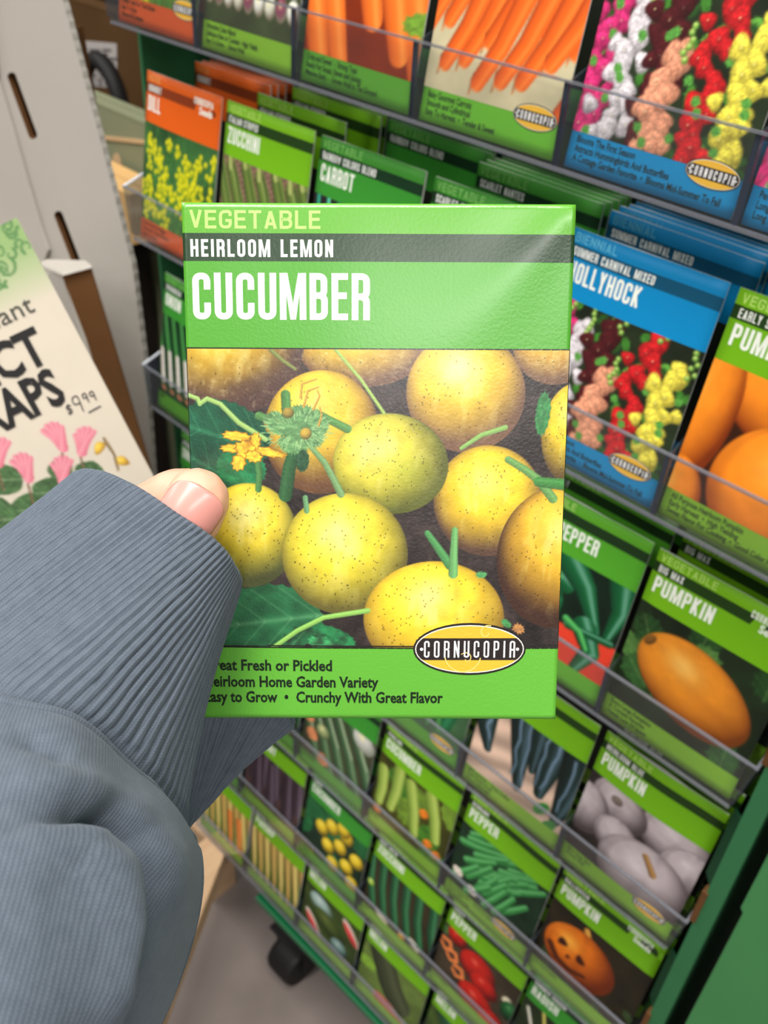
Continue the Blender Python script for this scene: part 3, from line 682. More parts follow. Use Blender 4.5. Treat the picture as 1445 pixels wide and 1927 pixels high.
# ---------------------------------------------------------------- the packets on the stand
V_, B_ = 'VEGETABLE', 'BIENNIAL'
SPEC = [
 # row, pocket, palette, category, variety, title, painter, picture ground, footer lines, look for the label, extra
 (0, 0, ORANGE, 'HERB', 'COMMON', 'BASIL', P_dill, (90, 110, 40), ['Popular Herb For The Kitchen', 'Easy To Grow', 'Harvest All Summer'], 'orange herb seed packet in the far left pocket of the top tray', dict(logo=(.86, .85))),
 (0, 1, LIME, V_, 'BUNCHING', 'ONION', P_onion, (60, 70, 40), ['Attractive Color Blend', 'Delicious Raw or Cooked - High Yields', 'Easy To Grow  -  Stores Well'], 'lime green onion seed packet with white and purple stalks, top tray', dict(logo=None)),
 (0, 2, DEEP, V_, 'SHORT', 'CARROT', lambda A: P_carrot(A, True), (120, 40, 10), ['Crisp and Sweet  -  Strong Tops', 'Ready For Soups, Stews and Juicing', 'Matures Early  -  Grows Well In The Ground'], 'carrot seed packet with fat blunt orange carrots, top tray', dict(logo=None)),
 (0, 3, GREEN, V_, 'BABY', 'CARROT', P_carrot, (196, 186, 150), ['Baby Gourmet Carrots', 'Smooth and Cylindrical', 'Easy To Harvest  •  Tender & Sweet'], 'carrot seed packet with a fan of slim finger carrots, top tray', dict(logo=(.83, .865))),
 (0, 4, BLUE, B_, 'SUMMER', 'HOLLYHOCK', P_holly, (30, 40, 22), ['Blooms The First Season', 'Attracts Hummingbirds And Butterflies', 'A Cottage Garden Favorite  •  Blooms Mid-Summer To Fall'], 'blue hollyhock seed packet in the top tray, six flower colours fully in view', dict(logo=(.84, .875), res=120)),
 (0, 5, BLUE, B_, 'GARDEN', 'FOXGLOVE', P_holly, (30, 40, 22), ['Perfect For Borders', 'Long Flower Spikes', 'Long Blooming'], 'blue flower seed packet cut off by the right picture edge, top tray', dict(logo=None)),
 (1, 0, ORANGE, 'HERB', 'BOUQUET', 'DILL', P_dill, (52, 96, 48), ['Fresh Herb For Pickles', 'Attractive Yellow Flowers', 'Easy To Grow'], 'orange dill seed packet with yellow flower heads, second tray', dict(seeds=True, logo=None)),
 (1, 1, LIME, V_, 'ITALIAN STRIPED', 'ZUCCHINI', P_zuc, (130, 100, 84), ['High Yields', 'Tender'], 'lime green zucchini seed packet with squash in a basket, second tray', dict(res=96)),
 (1, 2, DEEP, V_, 'RAINBOW COLORS BLEND', 'CARROT', P_carrotmix, (34, 30, 34), ['Colorful Blend'], 'green rainbow carrot seed packet, third pocket of the second tray', {}),
 (1, 3, DEEP, V_, 'SCARLET NANTES', 'CARROT', P_carrot, (60, 50, 30), ['Sweet'], 'green carrot seed packet just above the top right of the held packet', {}),
 (1, 4, BLUE, B_, 'SUMMER CARNIVAL MIXED', 'HOLLYHOCK', P_holly, (30, 40, 22), ['Blooms The First Season', 'Attracts Hummingbirds And Butterflies', 'A Cottage Garden Favorite  •  Blooms Mid-Summer To Fall'], 'blue hollyhock seed packet with its title showing, right of the held packet', dict(logo=(.80, .865), res=120)),
 (1, 5, LIME, V_, 'EARLY SUGAR', 'PUMPKIN', P_pump_big, (50, 22, 6), ['All Purpose Heirloom Pumpkin', 'Early Harvest  •  High Yielding', 'Sweet Flavor For Cooking  •  Good Color For Carving'], 'pumpkin seed packet with smooth round orange pumpkins, second tray', dict(res=110, logo=None, tw=1.1)),
 (2, 0, DEEP, V_, 'EVERGREEN', 'ONION', P_scallion, (14, 60, 28), ['Mild'], 'green bunching onion seed packet with white roots, left of the held packet', dict(th=1.4)),
 (2, 4, GREEN, V_, 'EARLY', 'CHILE PEPPER', P_jal, (10, 30, 18), ['Medium Hot', 'Thick Walls'], 'pepper seed packet with glossy dark green chiles on red, third tray', dict(res=110, logo=(.28, .865))),
 (2, 5, LIME, V_, 'BIG MAX', 'PUMPKIN', P_bigmax, (26, 40, 20), ['Extra Large Pumpkins', 'A Contest Favorite', 'Needs Lots Of Space'], 'pumpkin seed packet with one huge oval pumpkin, third tray', dict(res=120, seeds=True, logo=None, tw=1.1)),
 (3, 3, DEEP, V_, 'GOURMET', 'SQUASH', P_lime, (60, 96, 60), ['Prolific Plants'], 'squash seed packet with small oval emblem, just below the held packet', dict(logo=(.80, .875))),
 (3, 4, LIME, V_, 'ANCHO', 'PEPPER', P_poblano, (214, 182, 160), ['Mild and Rich  •  Great Stuffed', 'Dark Green Fruits', 'Dry or Use Fresh'], 'pepper seed packet with blackish poblano peppers on pale wood, fourth tray', dict(res=110, logo=None)),
 (3, 5, LIME, V_, 'HEIRLOOM BLUE', 'PUMPKIN', P_bluepump, (40, 34, 32), ['Blue Grey Skin', 'Stores Well'], 'pumpkin seed packet with grey blue pumpkins, fourth tray', dict(res=110, logo=(.80, .885), bend=1.2, tw=1.0)),
 (4, 1, DEEP, V_, 'SLICING', 'CUCUMBER', P_darkzuc, (40, 50, 24), ['Crisp'], 'green seed packet half behind the cuff in the fifth tray', dict(logo=None)),
 (4, 2, DEEP, V_, 'BUSH', 'ZUCCHINI', P_squash, (60, 60, 40), ['Early Harvest'], 'zucchini seed packet with striped squash and orange blossoms, fifth tray', dict(logo=None)),
 (4, 3, LIME, V_, 'PICKLING', 'CUCUMBER', P_cuke, (60, 60, 14), ['Prolific'], 'cucumber seed packet with pale yellowish green cucumbers, fifth tray', dict(logo=None)),
 (4, 4, LIME, V_, 'SERRANO', 'PEPPER', P_serrano, (18, 44, 26), ['Hot and Flavorful  •  Great For Salsa', 'Heavy Yields', 'Use Green or Red'], 'pepper seed packet with a heap of slim green chiles, fifth tray', dict(res=110, logo=(.72, .875))),
 (4, 5, LIME, V_, 'HALLOWEEN', 'PUMPKIN', P_jack, (36, 30, 16), ['Carving Pumpkin'], 'pumpkin seed packet with a carved glowing lantern, fifth tray', dict(seeds=True, logo=None, res=100, tw=1.0)),
 (5, 0, DEEP, V_, 'LONG', 'BEAN', P_scallion, (50, 60, 30), ['Tender'], 'dim green seed packet under the lower cuff in the sixth tray', dict(logo=None)),
 (5, 1, LIME, V_, 'BLACK', 'EGGPLANT', P_egg, (70, 50, 50), ['Glossy Fruits'], 'eggplant seed packet with dark purple fruits, sixth tray', dict(logo=None)),
 (5, 2, DEEP, V_, 'LEMON', 'CUCUMBER', P_lemon, (14, 40, 26), ['Heirloom'], 'seed packet with a pile of small yellow fruits, sixth tray', dict(logo=None)),
 (5, 3, LIME, V_, 'DARK GREEN', 'ZUCCHINI', P_darkzuc, (50, 40, 24), ['Early'], 'zucchini seed packet with long dark green squash, sixth tray', dict(logo=None)),
 (5, 4, LIME, V_, 'SWEET', 'PEPPER', P_bell, (60, 50, 36), ['Thick Walled'], 'pepper seed packet with red bell peppers, sixth tray', dict(logo=None, res=100)),
 (5, 5, DEEP, V_, 'SUMMER SQUASH', 'RADISH', P_radish, (30, 44, 20), ['Crisp'], 'seed packet with pink roots and white stems at the bottom picture edge', dict(logo=None)),
 (6, 0, LIME, V_, 'MIXED', 'CARROT', P_rootmix, (90, 110, 50), ['Sweet'], 'seed packet with an orange root, far left pocket of the lowest tray', dict(logo=None)),
 (6, 1, LIME, V_, 'HOLLOW', 'PARSNIP', P_root, (80, 96, 40), ['Sweet Roots'], 'seed packet with pale yellow roots, lowest tray', dict(logo=None)),
 (6, 2, LIME, V_, 'SUGAR', 'MELON', P_melon, (50, 66, 26), ['Sweet'], 'watermelon seed packet with grey melons and pink slices, lowest tray', dict(logo=None)),
 (6, 3, LIME, V_, 'STRIPED', 'MELON', P_darkmelon, (90, 110, 50), ['Juicy'], 'watermelon seed packet with one dark long melon and red flesh, lowest tray', dict(logo=None)),
 (6, 4, LIME, V_, 'GREEN', 'MELON', P_lime, (60, 80, 30), ['Sweet'], 'lime green seed packet at the bottom edge beside the dark melon packet', dict(logo=None)),
]
FRONT = {}
GR = 'front seed packets in the clear trays'
rg = random.Random(5)
for k, (row, pk, pal, cat, var, title, pf, bg, lines, lab, ex) in enumerate(SPEC):
    ex = dict(ex); ex.setdefault('bend', rg.uniform(.2, .7)); ex.setdefault('ph', rg.uniform(0, 6))
    o = make_packet('seed_packet', pal, cat, var, title, pf, bg, lines, lab, GR, **ex)
    place(o, pk+(.505 if pk < 5 else .482), row, .026, .225, rg.uniform(-.008, .008)); FRONT[row, pk] = o
# packets standing further back in the same pockets: header print only, as far as it shows
for (row, pk), src in {(2, 1): (1, 1), (2, 2): (1, 2), (2, 3): (2, 4), (3, 0): (2, 0), (3, 1): (5, 1), (3, 2): (4, 2), (4, 0): (4, 1)}.items():
    o = copy_tree(FRONT[src], 'green seed packet hidden behind the held packet, %s pocket, %s tray' % (['first', 'second', 'third', 'fourth', 'fifth', 'sixth'][pk], ORD[row])); o['group'] = GR
    place(o, pk+.505, row, .085, .26)
def plain(pal, cat, var, key, _c={}):
    if key not in _c:
        fn = lambda x, y: pillow(x, y, 1.3, .3, 1.0)
        o = packet_body('seed_packet', fn, pal, M_PRINT, nx=9, ny=10)
        decal('title_lettering', fn, [(caps(cat, 2.6, 6.0, 4.4, 3.0, .72, .8)[0], pal['cat'], 0), (caps(var, 3.4, 12.3, 4.2, 1.75, .62, .55)[0], (226, 230, 222), 0)], M_PRINT, o)
        _c[key] = o; tag(o, cat='seed packet'); return o
    return copy_tree(_c[key])
NAMES = {0: 'top', 1: 'second', 2: 'third', 3: 'fourth', 4: 'fifth', 5: 'sixth', 6: 'lowest'}
POCK = ['first', 'second', 'third', 'fourth', 'fifth', 'sixth']
MID = {(1, 1): .42, (2, 5): .40, (3, 5): .36, (4, 5): .36, (5, 1): .36, (2, 4): .40, (1, 4): .50}
for (row, pk), f in list(FRONT.items()):
    _, _, pal, cat, var, title, *_r = [s for s in SPEC if s[0] == row and s[1] == pk][0]
    n = {(1, 0): 4, (1, 4): 4, (1, 3): 5, (1, 5): 3}.get((row, pk), 2 if row < 5 else 1)
    depths = [.80-.065*i for i in range(n)]
    if (row, pk) in MID: depths.append(MID[row, pk])
    for i, z in enumerate(depths):
        o = plain(pal, cat, var, (id(pal), cat, var))
        if i < n: o['label'] = '%s seed packet in the back stack, %s pocket, %s tray' % (['rearmost', 'second rearmost', 'third rearmost', 'fourth rearmost', 'fifth rearmost'][i], POCK[pk], NAMES[row])
        else: o['label'] = 'seed packet close behind the front one, %s pocket, %s tray' % (POCK[pk], NAMES[row])
        o['group'] = 'seed packets behind the front ones'
        place(o, pk+(.505 if pk < 5 else .48)+rg.uniform(-.015, .015), row, z-.02, z+.08, rg.uniform(-.01, .01))
# ================================================================ left side: white display, sign, boxes behind
def cplane(P0, P1, P2):
    """plane through three points given as (px, py, depth); returns px,py -> world"""
    a, b, c = [np.array(((q[0]-722.5)/F*q[2], (q[1]-963.5)/F*q[2], q[2])) for q in (P0, P1, P2)]
    n = np.cross(b-a, c-a)
    def g(px, py, off=0.0):
        d = np.array(((px-722.5)/F, (py-963.5)/F, 1.)); t = (n@a)/(n@d); p = d*t
        m = n/np.linalg.norm(n); m = m if m[2] < 0 else -m
        return cam2w(p+m*off)
    return g
def slabpoly(g, pts, th, mb=None, c=None, off=0.0):
    mb = mb or MB(); mb.prism([g(x, y, off) for x, y in pts], [g(x, y, off-th) for x, y in pts], c); return mb
def child(mb, name, mat, par, piv):
    o = mb.build(name, mat); o.parent = par; o.matrix_parent_inverse = Matrix.Translation(-piv); return o
piv = at(150, 900, .75)
wdsp = empty('white_display_stand', (piv.x, piv.y, 0)); pv = wdsp.location.copy()
tag(wdsp, 'tall white cardboard display panel with dark slots and brown cut edges at far left', 'display stand')
gw = cplane((118, 0, .66), (285, 880, .86), (-80, -60, .70))
N = 90; wav = [(118+(250-118)*t*1.02+26*math.sin(t*3.1416*.9)*t+1.3*math.sin(t*330), -60+t*960) for t in np.linspace(0, 1, N)]
wav = []
for i in range(150):
    y = -60+i*7.2; x = np.interp(y, [-60, 0, 250, 500, 700, 880, 1020], [108, 118, 185, 249, 274, 287, 296])+.45*math.sin(i*1.9); wav.append((x, y))
# the panel with its two slots left open: built as strips between the slot outlines
def slot(cx0, cy0, cx1, cy1, w, n=7):
    d = np.array((cx1-cx0, cy1-cy0)); d = d/np.linalg.norm(d); nn = np.array((-d[1], d[0])); o = []
    for k in range(n): a = math.pi*k/(n-1); o.append((cx1+w*(nn[0]*math.cos(a)+d[0]*math.sin(a)), cy1+w*(nn[1]*math.cos(a)+d[1]*math.sin(a))))
    for k in range(n): a = math.pi*k/(n-1); o.append((cx0-w*(nn[0]*math.cos(a)+d[0]*math.sin(a)), cy0-w*(nn[1]*math.cos(a)+d[1]*math.sin(a))))
    return o
def panel_with_slots():
    from mathutils.geometry import tessellate_polygon
    outer = wav+[(-260, 1020), (-300, -60)]; holes = [slot(22, 144, 62, 254, 8), slot(110, 405, 152, 515, 8)]
    loops = [[Vector((x, y, 0)) for x, y in l] for l in [outer]+holes]; flat = [(p.x, p.y) for l in loops for p in l]
    tr = tessellate_polygon(loops); n = len(flat)
    V = [gw(x, y) for x, y in flat]+[gw(x, y, -.005) for x, y in flat]
    Fc = [tuple(t) for t in tr]+[tuple(i+n for i in t)[::-1] for t in tr]; mi = [0]*len(Fc); s = 0
    for l in loops:
        for i in range(len(l)): a, b = s+i, s+(i+1) % len(l); Fc.append((a, b, b+n, a+n)); mi.append(1)
        s += len(l)
    mi = [0 if (k >= len(tr)*2 and k < len(tr)*2+len(outer)) else v_ for k, v_ in enumerate(mi)]; me = mesh('slotted_panel', V, Fc); me.materials.append(M_WHITE); me.materials.append(M_RAW)
    me.polygons.foreach_set('material_index', mi); me.update()
    o = link('slotted_panel', me, wdsp); o.matrix_parent_inverse = Matrix.Translation(-pv)
panel_with_slots()
child(slabpoly(gw, [(-60, 60), (88, 60), (186, 560), (-60, 560)], .004, off=-.03), 'inner_liner', M_RAW, wdsp, pv)
# folded flap with a soft crease on the left of the panel
mb = MB(); slabpoly(gw, [(-260, -60), (-16, -60), (2, 150), (32, 250), (60, 350), (84, 430), (97, 468), (88, 492), (78, 497), (-260, 505)], .003, mb, off=.004); child(mb, 'folded_flap', M_WHITE, wdsp, pv)
# shelf end: white top, brown cut edge, shaded white side
g2 = cplane((118, 515, .70), (283, 893, .80), (170, 505, .70))
g3 = cplane((118, 515, .70), (228, 905, .80), (60, 520, .745))
mb = MB(); slabpoly(g2, [(117, 518), (170, 503), (230, 700), (287, 893), (330, 1040), (278, 1060), (232, 905), (180, 720)], .003, mb); child(mb, 'cut_board_edge', M_RAW, wdsp, pv)
mb = MB(); slabpoly(g3, [(74, 512), (118, 517), (180, 720), (232, 905), (262, 1010), (110, 1010), (90, 800)], .003, mb); child(mb, 'recess_side', M_WHITE, wdsp, pv)
mb = MB(); mb.prism([at(72, 500, .735), at(117, 519, .697), at(172, 504, .697), at(160, 494, .72), at(88, 492, .745)], [at(72, 496, .735), at(117, 514, .697), at(172, 499, .697), at(160, 490, .72), at(88, 488, .745)]); child(mb, 'shelf_lip', M_WHITE, wdsp, pv)
lo = cam2w((0, 0, 0))
mb = MB(); q = [at(-300, 1015, .82), at(170, 1015, .83)]; a, b = q
mb.prism([Vector((a.x, a.y, 0)), Vector((b.x, a.y, 0)), Vector((b.x, a.y+.06, 0)), Vector((a.x, a.y+.06, 0))], [Vector((a.x, a.y, a.z)), Vector((b.x, a.y, a.z)), Vector((b.x, a.y+.06, a.z)), Vector((a.x, a.y+.06, a.z))])
child(mb, 'lower_body', M_WHITE, wdsp, pv)
# ---------------------------------------------------------------- the sign for insect traps
SGZ = .46; sx = SGZ/F                          # metres per pixel at the sign
ang = math.radians(-25.2); ux = np.array((math.cos(ang), math.sin(ang))); uy = np.array((-math.sin(ang), math.cos(ang)))
CW, CH = 330., 640.                            # card size in picture pixels at its distance
TRc = np.array((33., 411.))
def sg(x, y, off=0.0):                         # card units (px) from its top right corner; x runs left to right (negative), y down
    p = TRc+ux*x+uy*y; return cam2w(((p[0]-722.5)*sx, (p[1]-963.5)*sx, SGZ+y*.00006-off))
sign = empty('insect_trap_sign', sg(-CW/2, CH)); pvs = sign.location.copy()
tag(sign, 'cream card sign with black lettering, pink cyclamen print and handwritten price, left of the sleeve', 'sign')
nx, ny = 120, 230
xs = np.linspace(-CW, 0, nx); ys = np.linspace(0, CH, ny); X, Y = [q.ravel() for q in np.meshgrid(xs, ys)]
A = Art(X, Y, (198, 187, 170), soft=2.5); A.mottle(.015, .02)
gfade = np.clip(1-(Y-40)/110, 0, 1); A.mix(gfade*.9, (128, 160, 96)); g = pic_rng(3)
for k in range(60):
    cx, cy, r = -g.rand()*CW, g.rand()*95, 9+g.rand()*16; a0 = g.rand()*6
    A.tube([(cx+r*(1-i/14.)*math.cos(a0+i*.5), cy+r*(1-i/14.)*math.sin(a0+i*.5)) for i in range(11)], 3.2, 1.2, (84, 124, 72), (84, 124, 72), (92, 130, 80))
def crd(px, py): d = np.array((px, py))-TRc; return d@ux, d@uy
for cx, cy, r in [(60, 925, 40), (135, 885, 30), (20, 960, 44), (80, 880, 26), (150, 950, 40), (100, 990, 50), (-30, 900, 40), (-60, 980, 60), (30, 1010, 50)]:
    x, y = crd(cx, cy); A.leaf(x, y, r, r*.8, .4, (62, 92, 54), .08, int(cx), (150, 170, 130), n=5)
for cx, cy, dx in [(85, 830, -12), (120, 838, 14), (15, 890, -6), (80, 895, 6), (-40, 860, 10), (-80, 910, 0)]:
    x, y = crd(cx, cy)
    A.tube([crd(cx, cy+12), crd(cx+8, cy+60)], 2, 2, (110, 80, 60))
    for k in range(5):
        a = -1.2+k*.5; x1, y1 = crd(cx+dx+26*math.sin(a*.8), cy-34*abs(math.cos(a*.8))-6); A.tube([(x, y+8), ((x+x1)/2+2, (y+y1)/2), (x1, y1)], 9, 5, (208, 124, 138), (186, 82, 104), (222, 172, 174))
for cx, cy, a in [(158, 836, -.5), (200, 862, .6)]:
    x, y = crd(cx, cy); A.ball(x, y, 14, 9, a, (214, 176, 58), (150, 110, 40), (232, 206, 110), fl=.1)
A.tube([crd(168, 818), crd(186, 850), crd(192, 880)], 3, 2, (120, 96, 60))
V = np.array([tuple(sg(x, y, .0012+.0000)) for x, y in zip(X, Y)])
o = link('printed_face', mesh('printed_face', V, gridfaces(nx, ny), M_CARD, vcol=np.clip(A.C, 0, 255), smooth=True), sign); o.matrix_parent_inverse = Matrix.Translation(-pvs)
mb = MB(); mb.prism([sg(-CW, 0, .001), sg(0, 0, .001), sg(0, CH, .001), sg(-CW, CH, .001)], [sg(-CW, 0, -.0006), sg(0, 0, -.0006), sg(0, CH, -.0006), sg(-CW, CH, -.0006)])
child(mb, 'card_back', M_PAPERW, sign, pvs)
mb = MB(); p_, q_ = sg(-CW*.45, 250, -.0075), gw(-60, 430, .0075); k_ = (q_-p_)
w_ = Vector((.012, 0, 0)); h_ = Vector((0, 0, .003)); mb.prism([p_-w_-h_, p_+w_-h_, p_+w_+h_, p_-w_+h_], [q_-w_-h_, q_+w_-h_, q_+w_+h_, q_-w_+h_]); child(mb, 'mounting_arm', M_WHITE, sign, pvs)
def sgtext(name, polys, col, off=.0018):
    mb = MB()
    for p in polys: mb.poly([sg(x, y, off) for x, y in p], col)
    child(mb, name, M_CARD, sign, pvs)
def fitw(s, x0, x1, base, cap, offset=.012):
    V, P = text_tris(s, offset); w0, w1 = V[:, 0].min(), V[:, 0].max(); k = (x1-x0)/(w1-w0); kk = cap/.729
    return [[(x0+(V[i][0]-w0)*k, base-V[i][1]*kk) for i in p] for p in P]
x1, yb = crd(56, 578); sgtext('title_lettering', fitw('Plant', x1-108, x1, yb, 36, 0.0), (70, 70, 62))
x1, yb = crd(80, 667); sgtext('title_lettering', fitw('INSECT', x1-268, x1-2, yb, 70, .03), (28, 26, 26))
x1, yb = crd(106, 744); sgtext('title_lettering', fitw('TRAPS', x1-218, x1-2, yb, 72, .03), (28, 26, 26))
it = []
for k, (sh, x, y, h, w) in enumerate([('$', 104, 774, 20, 10), ('9', 120, 772, 34, 15), ('9', 136, 752, 20, 10), ('9', 150, 748, 20, 10)]):
    cx, cy = crd(x, y)
    for q in glyph(sh, w, h, 2.2): it.append([(cx+p[0]+p[1]*.12, cy-p[1]) for p in q])
a, b = crd(142, 768), crd(166, 755); it += _ribbon([np.array(a), np.array(b)], 2.4)
sgtext('handwritten_price', it, (48, 44, 44))
# ---------------------------------------------------------------- wooden plank at the lower left
wood, nt, b = new_mat('pale_wood'); tc = nt.nodes.new('ShaderNodeTexCoord'); mp = nt.nodes.new('ShaderNodeMapping'); mp.inputs['Scale'].default_value = (40, 3, 40)
nn = nt.nodes.new('ShaderNodeTexNoise'); nn.inputs['Scale'].default_value = 2; nn.inputs['Detail'].default_value = 6; rp = nt.nodes.new('ShaderNodeValToRGB')
rp.color_ramp.elements[0].color = (*lin((168, 132, 98)), 1); rp.color_ramp.elements[1].color = (*lin((206, 174, 138)), 1)
nt.links.new(tc.outputs['Object'], mp.inputs['Vector']); nt.links.new(mp.outputs[0], nn.inputs['Vector']); nt.links.new(nn.outputs['Fac'], rp.inputs[0]); nt.links.new(rp.outputs[0], b.inputs['Base Color']); b.inputs['Roughness'].default_value = .65
def onz(px, py, z):                            # where the sight line meets the height z
    d = dirw(((px-722.5)/F, (py-963.5)/F, 1)); t = (z-CAMPOS.z)/d.z; return CAMPOS+d*t
mb = MB(); hz = .17
a, b_, c, d = onz(455, 1520, hz), onz(300, 1927, hz), onz(243, 1950, hz), onz(360, 1600, hz)
e_ = b_+(b_-a)*.6; f_ = e_+(d-a); d2 = d; mb.prism([a, e_, e_+(c-b_), d2], [p-Vector((0, 0, .03)) for p in (a, e_, e_+(c-b_), d2)])
wt = empty('wooden_shelf_board', (e_.x, e_.y, 0)); tag(wt, 'pale wooden board edge showing between the grey sleeve and the floor', 'board')
def wch(mb, n, m): o = mb.build(n, m); o.parent = wt; o.matrix_parent_inverse = Matrix.Translation(-wt.location)
wch(mb, 'board', wood); mb = MB()
for p in (a.lerp(e_, .08), a.lerp(e_, .85)):
    p = p+Vector((-.05, 0, 0)); mb.box((p.x-.02, p.y-.02, 0), (p.x+.02, p.y+.02, hz-.03)); wch(mb, 'leg', wood); mb = MB()
# ---------------------------------------------------------------- things behind, upper left
YB = S*3.4
def onY(px, py, y):
    d = dirw(((px-722.5)/F, (py-963.5)/F, 1)); t = (y-CAMPOS.y)/d.y; return CAMPOS+d*t
def yslab(pts, y, th, name, mat, par=None):
    mb = MB(); q = [onY(a, b, y) for a, b in pts]; mb.prism(q, [p+Vector((0, th, 0)) for p in q]); o = mb.build(name, mat)
    if par: o.parent = par; o.matrix_parent_inverse = Matrix.Translation(-par.location)
    return o
def carton(name, px0, py0, px1, py1, y, depth, mat, label, z0=None, z1=None):
    p, q = onY(px0, py0, y), onY(px1, py1, y); zt, zb = max(p.z, q.z), min(p.z, q.z) if z0 is None else z0
    x0, x1 = min(p.x, q.x), max(p.x, q.x); zt = z1 or zt
    e = empty(name, ((x0+x1)/2, y+depth/2, zb)); tag(e, label, 'box')
    def bx(n, a, b, m):
        mb = MB(); mb.box(a, b); o = mb.build(n, m, e); o.matrix_parent_inverse = Matrix.Translation(-e.location)
    bx('front_panel', (x0, y, zb), (x1, y+.004, zt), mat); bx('side_panel', (x0, y+.004, zb), (x0+.004, y+depth, zt), mat); bx('side_panel', (x1-.004, y+.004, zb), (x1, y+depth, zt), mat)
    bx('back_panel', (x0+.004, y+depth-.004, zb), (x1-.004, y+depth, zt), mat); bx('lid_flap', (x0, y, zt+.0005), (x1, y+depth*.5, zt+.004), mat); bx('lid_flap', (x0, y+depth*.5+.002, zt+.0005), (x1, y+depth, zt+.004), mat)
    return e, (x0, x1, zb, zt)
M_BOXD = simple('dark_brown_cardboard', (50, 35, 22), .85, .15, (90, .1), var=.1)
M_SAGE = simple('sage_printed_card', (128, 132, 104), .7, .2, var=.05)
M_TAN = simple('tan_print', (196, 164, 124), .7, .2, var=.12)
YC = .42
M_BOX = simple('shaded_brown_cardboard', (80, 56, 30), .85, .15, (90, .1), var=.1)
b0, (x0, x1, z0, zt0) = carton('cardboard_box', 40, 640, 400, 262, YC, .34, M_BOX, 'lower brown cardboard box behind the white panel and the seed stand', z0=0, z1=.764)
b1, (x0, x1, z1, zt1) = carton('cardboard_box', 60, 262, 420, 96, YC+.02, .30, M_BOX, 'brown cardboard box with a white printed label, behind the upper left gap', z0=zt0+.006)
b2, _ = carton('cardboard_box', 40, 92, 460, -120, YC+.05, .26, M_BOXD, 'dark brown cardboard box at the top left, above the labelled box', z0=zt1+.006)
o = yslab([(132, 74), (219, 82), (221, 166), (134, 160)], YC+.019, .0006, 'shipping_label', simple('greyed_label_paper', (170, 164, 160), .7, .2), b1)
mb = MB(); g = pic_rng(4)
for k in range(9):
    y = 92+k*8; x = 140+g.rand()*10
    while x < 205:
        w = 5+g.rand()*16; q = [onY(a, b, YC+.0182) for a, b in [(x, y), (x+w, y+.3), (x+w, y+4.5), (x, y+4.2)]]; mb.poly(q); x += w+4
o = mb.build('label_print', simple('label_ink', (96, 90, 90), .8, .1)); o.parent = b1; o.matrix_parent_inverse = Matrix.Translation(-b1.location)
# sage green book or carton with printed hand, standing lower
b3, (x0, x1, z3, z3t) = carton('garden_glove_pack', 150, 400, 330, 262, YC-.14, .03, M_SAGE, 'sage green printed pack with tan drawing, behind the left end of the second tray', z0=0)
mb = MB()
for pts in [[(208, 330), (213, 292), (219, 288), (226, 300), (232, 330), (234, 352), (228, 362), (214, 360)], [(196, 312), (204, 306), (212, 330), (208, 350), (198, 350)], [(190, 350), (234, 352), (234, 358), (190, 357)], [(190, 366), (236, 368), (236, 376), (190, 374)]]:
    q = [onY(a, b, YC-.141) for a, b in pts]; mb.prism(q, [p+Vector((0, .0008, 0)) for p in q])
o = mb.build('printed_drawing', M_TAN); o.parent = b3; o.matrix_parent_inverse = Matrix.Translation(-b3.location); o['kind'] = 'stuff'
mb = MB(); q = [onY(a, b, YC-.142) for a, b in [(140, 250), (345, 272), (345, 279), (140, 257)]]; mb.prism(q, [p+Vector((0, .03, 0)) for p in q]); o = mb.build('top_edge', M_TAN); o.parent = b3; o.matrix_parent_inverse = Matrix.Translation(-b3.location)
# black coiled hose leaning against the boxes
mb = MB(); c0 = onY(196, 214, YC-.05); R1 = (onY(196, 214, YC-.05)-onY(238, 214, YC-.05)).length; n = 40; m = 10; V = []
for i in range(n):
    a = 2*math.pi*i/n
    for j in range(m):
        b = 2*math.pi*j/m; r = R1*(1-.14+.14*math.cos(b)); V.append((c0.x+r*math.cos(a)*.98, c0.y+.012*math.sin(b), c0.z+r*1.35*math.sin(a)))
Fc = [(i*m+j, i*m+(j+1) % m, ((i+1) % n)*m+(j+1) % m, ((i+1) % n)*m+j) for i in range(n) for j in range(m)]
o = link('wire_ring', mesh('wire_ring', V, Fc, M_BLACK, smooth=True)); tag(o, 'black oval ring hanging in front of the boxes at the upper left', 'ring')
mb = MB(); q = [onY(a, b, YC-.10) for a, b in [(216, 372), (243, 374), (243, 405), (218, 402)]]
b4, TB = carton('tan_box', 150, 405, 243, 373, YC-.2, .05, simple('tan_card', (214, 172, 112), .7, .2), 'small tan box just left of the second tray end', z0=None)
M_DK = simple('dark_shelf', (36, 30, 26), .7, .2)
mb = MB(); p, q = onY(60, 410, YC-.02), onY(430, 410, YC-.02); mb.box((p.x, YC-.26, 0), (q.x, YC-.148, TB[2]-.001)); o = mb.build('dark_plinth', M_DK); tag(o, 'dark low shelf unit behind the stand carrying the small tan box', 'shelf')
